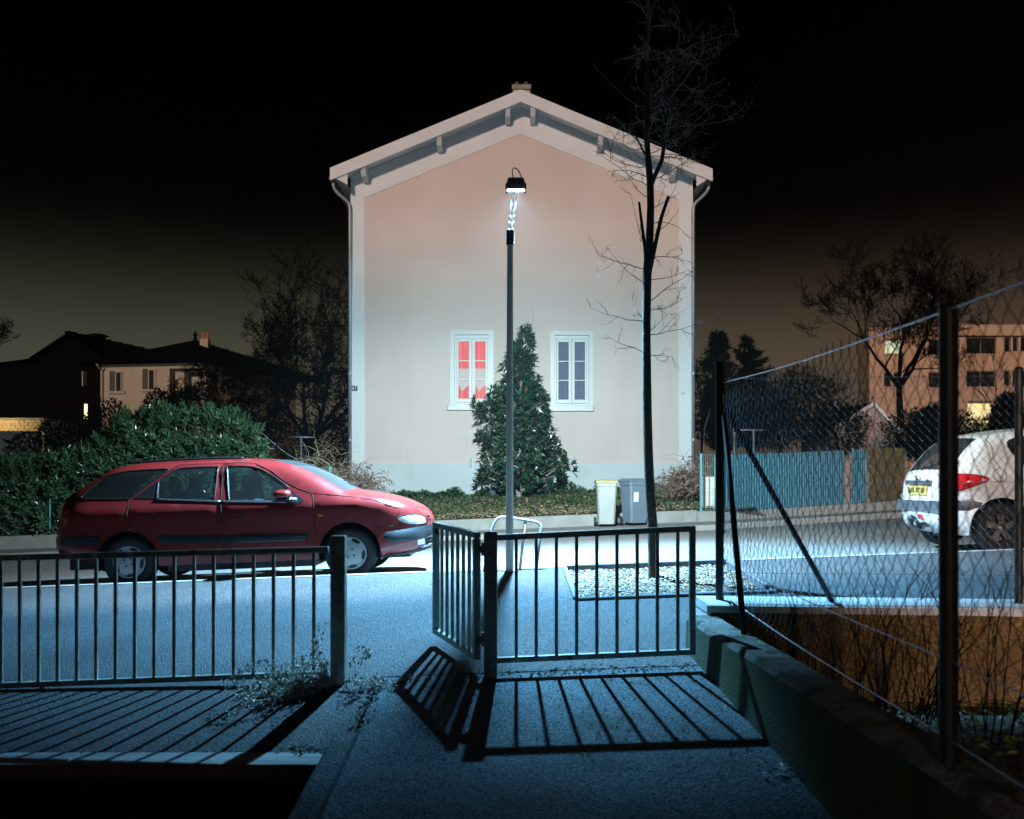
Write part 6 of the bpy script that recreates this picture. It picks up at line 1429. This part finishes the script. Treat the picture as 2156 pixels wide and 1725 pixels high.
p = red.at(*Q2(634, 904), .02); text_mesh('badge', 'EXCLUSIVE', .036, M_alu, red.door[1], p, (R(90), 0, 0), .002, True)
for (dd, c, w_) in ((red.door[0], Q(1070, 668), .16), (red.door[1], Q(1958, 672), .18)):
    po = [(c[0] - w_/2, c[1] - .005), (c[0] - w_/2 + .015, c[1] + .02), (c[0] + w_/2 - .015, c[1] + .02), (c[0] + w_/2, c[1] - .002), (c[0] + w_/2 - .02, c[1] - .03), (c[0] - w_/2 + .02, c[1] - .03)]
    red.patch('handle_recess', po, M_seam, .002, dd); red.patch('handle', [(c[0] - w_/2 + .02, c[1] + .0), (c[0] - w_/2 + .03, c[1] + .014), (c[0] + w_/2 - .03, c[1] + .014), (c[0] + w_/2 - .02, c[1] - .0), (c[0] + w_/2 - .03, c[1] - .014), (c[0] - w_/2 + .03, c[1] - .014)], M_red, .016, dd, thick=.01)
p = red.at(*Q(1922, 750), .0); b = MB(); b.tube([p, p + Vector((0, -.006, 0))], .014, 12); b.build('lock', M_alu, red.door[1])
c = Q2(868, 674); red.patch('side_indicator', [(c[0] - .027, c[1] + .016), (c[0] + .027, c[1] + .014), (c[0] + .027, c[1] - .012), (c[0] - .027, c[1] - .014)], mat('amber', (.6, .22, .02), .25), .01, thick=.01)
for sd_ in (-1, 1):
    M_hl = mat('headlight_lens', (.55, .55, .5), .12, var=.05, coat=1.)
    hl = smooth_line([Q2(1658, 692), Q2(1720, 670), Q2(1870, 664), Q2(1935, 690), Q2(1985, 752), Q2(1900, 774), Q2(1770, 768), Q2(1690, 735)], 1, True)
    o = red.patch('headlight', hl, M_hl, .014, None, .05, sd_, thick=.05)
    b = MB(); red.line(b, hl, .005, .003, sd_, closed=True); b.build('headlight_seal', M_seam, o, smooth=True)
    bs_ = smooth_line([Q2(1512, 850), Q2(1700, 826), Q2(1900, 795), Q2(2034, 775), Q2(2040, 890), Q2(1900, 935), Q2(1750, 955), Q2(1600, 960), Q2(1545, 925)], 1, True)
    red.patch('bumper_moulding', bs_, M_mould, .028, None, .05, sd_, thick=.05)
    red.patch('fog_lamp', [Q2(1872, 942), Q2(1942, 925), Q2(1944, 990), Q2(1876, 992)], M_hl, .008, None, .05, sd_)
    gr = red.patch('lower_grille', [Q2(1948, 924), Q2(2038, 900), Q2(2032, 985), Q2(1950, 1000)], M_black, .004, None, .05, sd_)
    b = MB()
    for v in (924, 955, 1000): red.line(b, [Q2(1948, v + 3), Q2(2034, v - 20)], .006, .006, sd_)
    b.build('grille_bar', M_alu, gr, smooth=True)
    red.patch('nose_slot', [Q2(1952, 684), Q2(1990, 680), Q2(1994, 694), Q2(1966, 704)], M_black, .006, None, .05, sd_); red.patch('nose_slot', [Q2(1976, 724), Q2(1998, 714), Q2(2002, 728), Q2(1988, 738)], M_black, .006, None, .05, sd_)
    red.patch('front_lip', [Q2(1530, 1095), Q2(1750, 1075), Q2(2005, 1005), Q2(2008, 1028), Q2(1900, 1066), Q2(1700, 1098), Q2(1535, 1120)], M_mould, .012, None, .05, sd_)
    red.patch('tail_light', [Q(118, 640), Q(160, 630), Q(170, 740), Q(160, 830), Q(112, 830)], mat('tail_red', (.35, .015, .02), .15, coat=1.), .008, None, .05, sd_)
    red.patch('rear_bumper_moulding', [Q(84, 920), Q(300, 900), Q(520, 905), Q(520, 990), Q(300, 1000), Q(84, 1005)], M_mould, .014, None, .06, sd_)
    # roof rail, mirror
    b = MB(); ch2 = [p for p in red.chain if Q(700, 0)[0] < p[0] < Q2(-20, 0)[0] and p[1] > 1.2]; b.tube([Vector((p[0], sd_ * (red.hw(p[0], p[1]) - .02), p[1] + .028)) for p in ch2], .013, 8); b.build('roof_rail', M_darkm, red.root, smooth=True)
    mc = Vector(red.at(*Q2(480, 460), .1, sd_)); b = MB(); b.lathe([(.0001, -.11), (.06, -.1), (.085, -.04), (.09, .03), (.075, .085), (.0001, .1)], (0, 0, 0), 'X', 14); b.v = [(mc.x + q[0] * .95, mc.y + q[1] * 1.05, mc.z + q[2] * .62 + .01) for q in b.v]; mo = b.build('mirror', M_red, red.root, smooth=True)
    b = MB(); b.tube([mc + Vector((.06, 0, -.05)), red.at(Q2(600, 520)[0], Q2(600, 520)[1], .0, sd_)], [.035, .045], 8); b.box(mc.x - .08, mc.x + .1, mc.y - .07, mc.y + .07, mc.z - .062, mc.z - .042); b.build('mirror_foot', M_black, mo, bevel=.008)
    red.patch('mirror_triangle', [Q2(395, 520), Q2(430, 450), Q2(520, 390), Q2(600, 450), Q2(690, 515), Q2(640, 545), Q2(500, 535)], M_trim, .005, None, .05, sd_)
b = MB(); p0 = Vector((Q2(450, 0)[0], -.1, Q2(0, 112)[1] + .03)); b.tube([p0, p0 + Vector((-.14, 0, .1)), p0 + Vector((-.38, -.02, .32))], [.004, .002, .0015], 6); b.build('aerial', M_darkm, red.root)
for (a0, a1, y0, y1) in ((Q2(780, 425), Q2(1010, 432), -.62, -.15), (Q2(900, 405), Q2(1120, 440), .1, .5)):
    b = MB(); b.tube([(a1[0] + .03, (y0 + y1) / 2, a1[1] + .045), (a0[0] + .12, y0, a0[1] + .085)], .007, 6); b.tube([(a0[0] + .02, y0 - .02, a0[1] + .12), (a0[0] + .28, y1, a0[1] + .07)], .006, 6); b.build('wiper', M_black, red.root)
b = MB(); c = Q2(650, 370); b.add([(c[0] + .02, -.45, c[1] + .10), (c[0] + .16, -.45, c[1] + .035), (c[0] + .18, -.3, c[1] + .04), (c[0] + .04, -.3, c[1] + .105)], [(0, 1, 2, 3)]); b.build('parking_ticket', mat('paper', (.7, .7, .68), .8), red.root, normals=False)
b = MB(); b.tube([(Q(700, 0)[0], -.3, .22), (Q(300, 0)[0], -.32, .2)], .03, 8); b.box(Q(1200, 0)[0], Q(1500, 0)[0], -.5, .3, .15, .22); b.build('exhaust', M_darkm, red.root)
red.place()

# ---------------------------------------------------------------- white hatchback
M_wht = mat('white_car_paint', (.66, .67, .66), .28, var=.04, scale=2, coat=.6, wear=[((.5, .47, .42), 2.2, .62, .85, (1, 1, .6))])
ch = [(-.40, .22), (-.48, .26), (-.545, .34), (-.57, .44), (-.585, .5), (-.585, .61), (-.555, .65), (-.54, .8), (-.51, .93), (-.465, .985), (-.36, 1.12), (-.24, 1.25), (-.12, 1.345), (-.02, 1.38), (.3, 1.425), (.75, 1.44), (1.15, 1.415), (1.45, 1.36), (1.75, 1.215), (2.1, 1.03), (2.25, .99), (2.6, .93), (2.9, .83), (3.08, .72), (3.17, .6), (3.2, .48), (3.18, .34), (3.1, .22)]
wX = 5.69; Ww = .825
wh = Car('hatchback', 'white hatchback seen from behind through the chain link', (wX, 11.0 + Ww, z_road(wX, 11.0) + .002), .04, Ww, ch, (0., 2.44), .295, .355, .97, .86, .22, M_wht, .62, .55)
wq = smooth_line([(.16, 1.27), (.22, 1.325), (.4, 1.345), (.62, 1.35), (.62, 1.0), (.42, .985), (.32, 1.0), (.2, 1.16)], 1, True)
wf = [(.7, 1.352), (1.05, 1.35), (1.4, 1.28), (1.75, 1.12), (1.98, 1.0), (.7, .985)]
dd = [(.66, 1.4), (1.1, 1.385), (1.45, 1.3), (1.8, 1.13), (2.02, 1.0), (2.03, .7), (2.0, .33), (.7, .33), (.64, .6)]
wh.shell([wq, wf], [dd], (1.5, 2.12), (-.46, -.1, .99, 1.34))
for xw in wh.wheels:
    for sd_ in (-1, 1): wh.wheel(xw, sd_, 'alloy')
wh.inside(1.15, .25, 1.75)
b = MB(); wh.line(b, dd, .004, 0, closed=True); fcp = [(.0 + .075 * math.cos(a), .91 + .075 * math.sin(a)) for a in [i * math.pi / 12 for i in range(24)]]; wh.line(b, fcp, .003, 0, closed=True)
wh.line(b, [(-.05, 1.36), (-.02, 1.25), (-.03, 1.1), (.02, .99)], .003); wh.line(b, [(-.3, .64), (-.42, .635)], .003); b.build('panel_gaps', M_seam, wh.body, smooth=True)
b = MB()
for w_ in (wq, wf): wh.line(b, w_, .009, -.002, closed=True)
b.build('window_rubber', M_trim, wh.body, smooth=True)
M_tail = mat('tail_lens', (.5, .012, .018), .14, var=.12, scale=14, coat=1.)
M_bst = mat('bumper_strip', (.06, .07, .09), .5)
for sd_ in (-1, 1):
    tlp = smooth_line([(-.555, .79), (-.545, .9), (-.45, .945), (-.3, .935), (-.17, .905), (-.12, .875), (-.17, .84), (-.3, .79), (-.45, .74), (-.55, .72)], 1, True)
    o = wh.patch('tail_light', tlp, M_tail, .014, None, .05, sd_, thick=.05); b = MB(); wh.line(b, tlp, .004, .003, sd_, closed=True); b.build('seal', M_seam, o, smooth=True)
    wh.patch('bumper_strip', smooth_line([(-.59, .51), (-.59, .625), (-.42, .63), (-.25, .615), (-.17, .57), (-.22, .52), (-.4, .505)], 1, True), M_bst, .016, None, .05, sd_, thick=.03)
    wh.patch('headlight', [(2.75, .83), (2.95, .78), (3.1, .68), (3.0, .64), (2.8, .72)], mat('headlight_lens', (.5, .5, .5), .1), .01, None, .05, sd_)
def rx(z, t=0):
    return min(interp([p for p in ch if p[0] < 0.0], 0, z, 1, 0), 0) - .07 * (1 - t*t)
def rear_quad(name, y0, y1, z0, z1, m, par, off=.012, n=5):
    b = MB(); vs = []; 
    for i in range(n + 1):
        y = y0 + (y1 - y0) * i / n; t_ = y / Ww
        for z in (z0, z1): vs.append((rx(z, t_) - off, y, z))
    k = len(vs); b.add(vs + [(v[0] + off + .02, v[1], v[2]) for v in vs], [(2*i, 2*i+2, 2*i+3, 2*i+1) for i in range(n)] + [(2*i, 2*i+2, k + 2*i+2, k + 2*i) for i in range(n)] + [(2*i+1, 2*i+3, k + 2*i+3, k + 2*i+1) for i in range(n)] + [(0, 1, k + 1, k), (2*n, 2*n+1, k + 2*n+1, k + 2*n)])
    return b.build(name, m, par, normals=True)
rear_quad('bumper_strip', -.62, .62, .505, .63, M_bst, wh.root, .018, 10)
pl_ = rear_quad('number_plate', -.26, .26, .70, .81, mat('plate_yellow', (.52, .42, .13), .4, var=.04), wh.root, .02)
pt_ = text_mesh('plate_text', '8616 XT 69', .098, M_black, wh.root, (rx(.755) - .0245, 0, .752), (R(90), 0, R(-90)), .001)
rear_quad('plate_light_bar', -.34, .34, .825, .875, mat('handle_grey', (.11, .13, .17), .35, .4), wh.root, .035, 8)
b = MB(); b.lathe([(.0001, rx(.89) - .03), (.035, rx(.89) - .028), (.04, rx(.89) - .01)], (0, 0, .89), 'X', 16); em = b.build('emblem', M_alu, wh.root, smooth=True)
b = MB(); b.beam((rx(.89) - .033, -.008, .872), (rx(.89) - .033, .006, .908), .012, .006, up=(1, 0, 0)); b.beam((rx(.89) - .033, .004, .9), (rx(.89) - .033, -.02, .902), .008, .006, up=(1, 0, 0)); b.beam((rx(.89) - .033, 0, .885), (rx(.89) - .033, .018, .873), .008, .006, up=(1, 0, 0)); b.build('emblem_relief', M_darkm, em)
rear_quad('brake_light', -.13, .13, 1.345, 1.372, M_tail, wh.root, .012)
rear_quad('fog_light', -.16, -.06, .40, .46, M_tail, wh.root, .01)
text_mesh('model_badge', '206', .06, M_alu, wh.root, (rx(.68, .65) - .014, .5, .675), (R(90), 0, R(-90)), .002, True)
b = MB(); b.lathe([(.0001, .05), (.035, .035), (.05, 0), (.035, -.035), (.02, -.05), (.02, -.12)], (rx(.36) - .06, .06, .40), 'Z', 14); b.tube([(rx(.36) - .06, .06, .3), (rx(.3) + .1, .06, .28)], .022, 8); b.build('tow_ball', M_darkm, wh.root, smooth=True)
b = MB(); pts = [(rx(.33) - .012, -.32, .335), (rx(.36) - .012, -.22, .37), (rx(.35) - .012, -.05, .35), (rx(.36) - .012, .1, .365), (rx(.3) - .012, .12, .31), (rx(.3) - .012, -.1, .30), (rx(.3) - .012, -.3, .305)]; b.add(pts, [tuple(range(7))]); b.build('torn_bumper_gap', M_black, wh.root, normals=False)
b = MB(); b.tube([(rx(.3) - .04, -.42, .24), (.1, -.42, .23)], .028, 10); b.build('exhaust', M_darkm, wh.root, smooth=True)
b = MB(); b.tube([(rx(1.02) - .02, .05, 1.02), (rx(1.12) - .005, -.38, 1.1)], .009, 6); b.lathe([(.0001, -.02), (.04, -.01), (.04, .03)], (rx(1.02) - .0, .05, 1.015), 'X', 10); b.build('rear_wiper', M_black, wh.root)
b = MB(); b.add([(rx(1.0, -.5) + .03, -.34, 1.03), (rx(1.0, -.5) + .03, -.26, 1.03), (rx(1.1, -.5) + .03, -.27, 1.09), (rx(1.1, -.5) + .03, -.34, 1.085)], [(0, 1, 2, 3)]); b.build('window_sticker', mat('yellow_sticker', (.6, .6, .1), .6), wh.root, normals=False)
wh.place()

# ================================================================== the night air
b = MB(); b.box(-82, 82, -52, 122, -2.6, 19); hz_ = b.build('haze', None); hz_['kind'] = 'stuff'; tag(hz_, 'thin night haze around the lamp and street', 'haze')
hm = bpy.data.materials.new('night_air'); hm.use_nodes = True; t = hm.node_tree; t.nodes.remove(t.nodes['Principled BSDF'])
pv = N(t, 'ShaderNodeVolumePrincipled'); pv.inputs['Color'].default_value = (.85, .92, 1, 1); pv.inputs['Density'].default_value = .00018; pv.inputs['Anisotropy'].default_value = 0.
t.links.new(pv.outputs[0], t.nodes['Material Output'].inputs['Volume']); hz_.data.materials.append(hm)
try: hm.cycles.homogeneous_volume = True
except Exception: pass
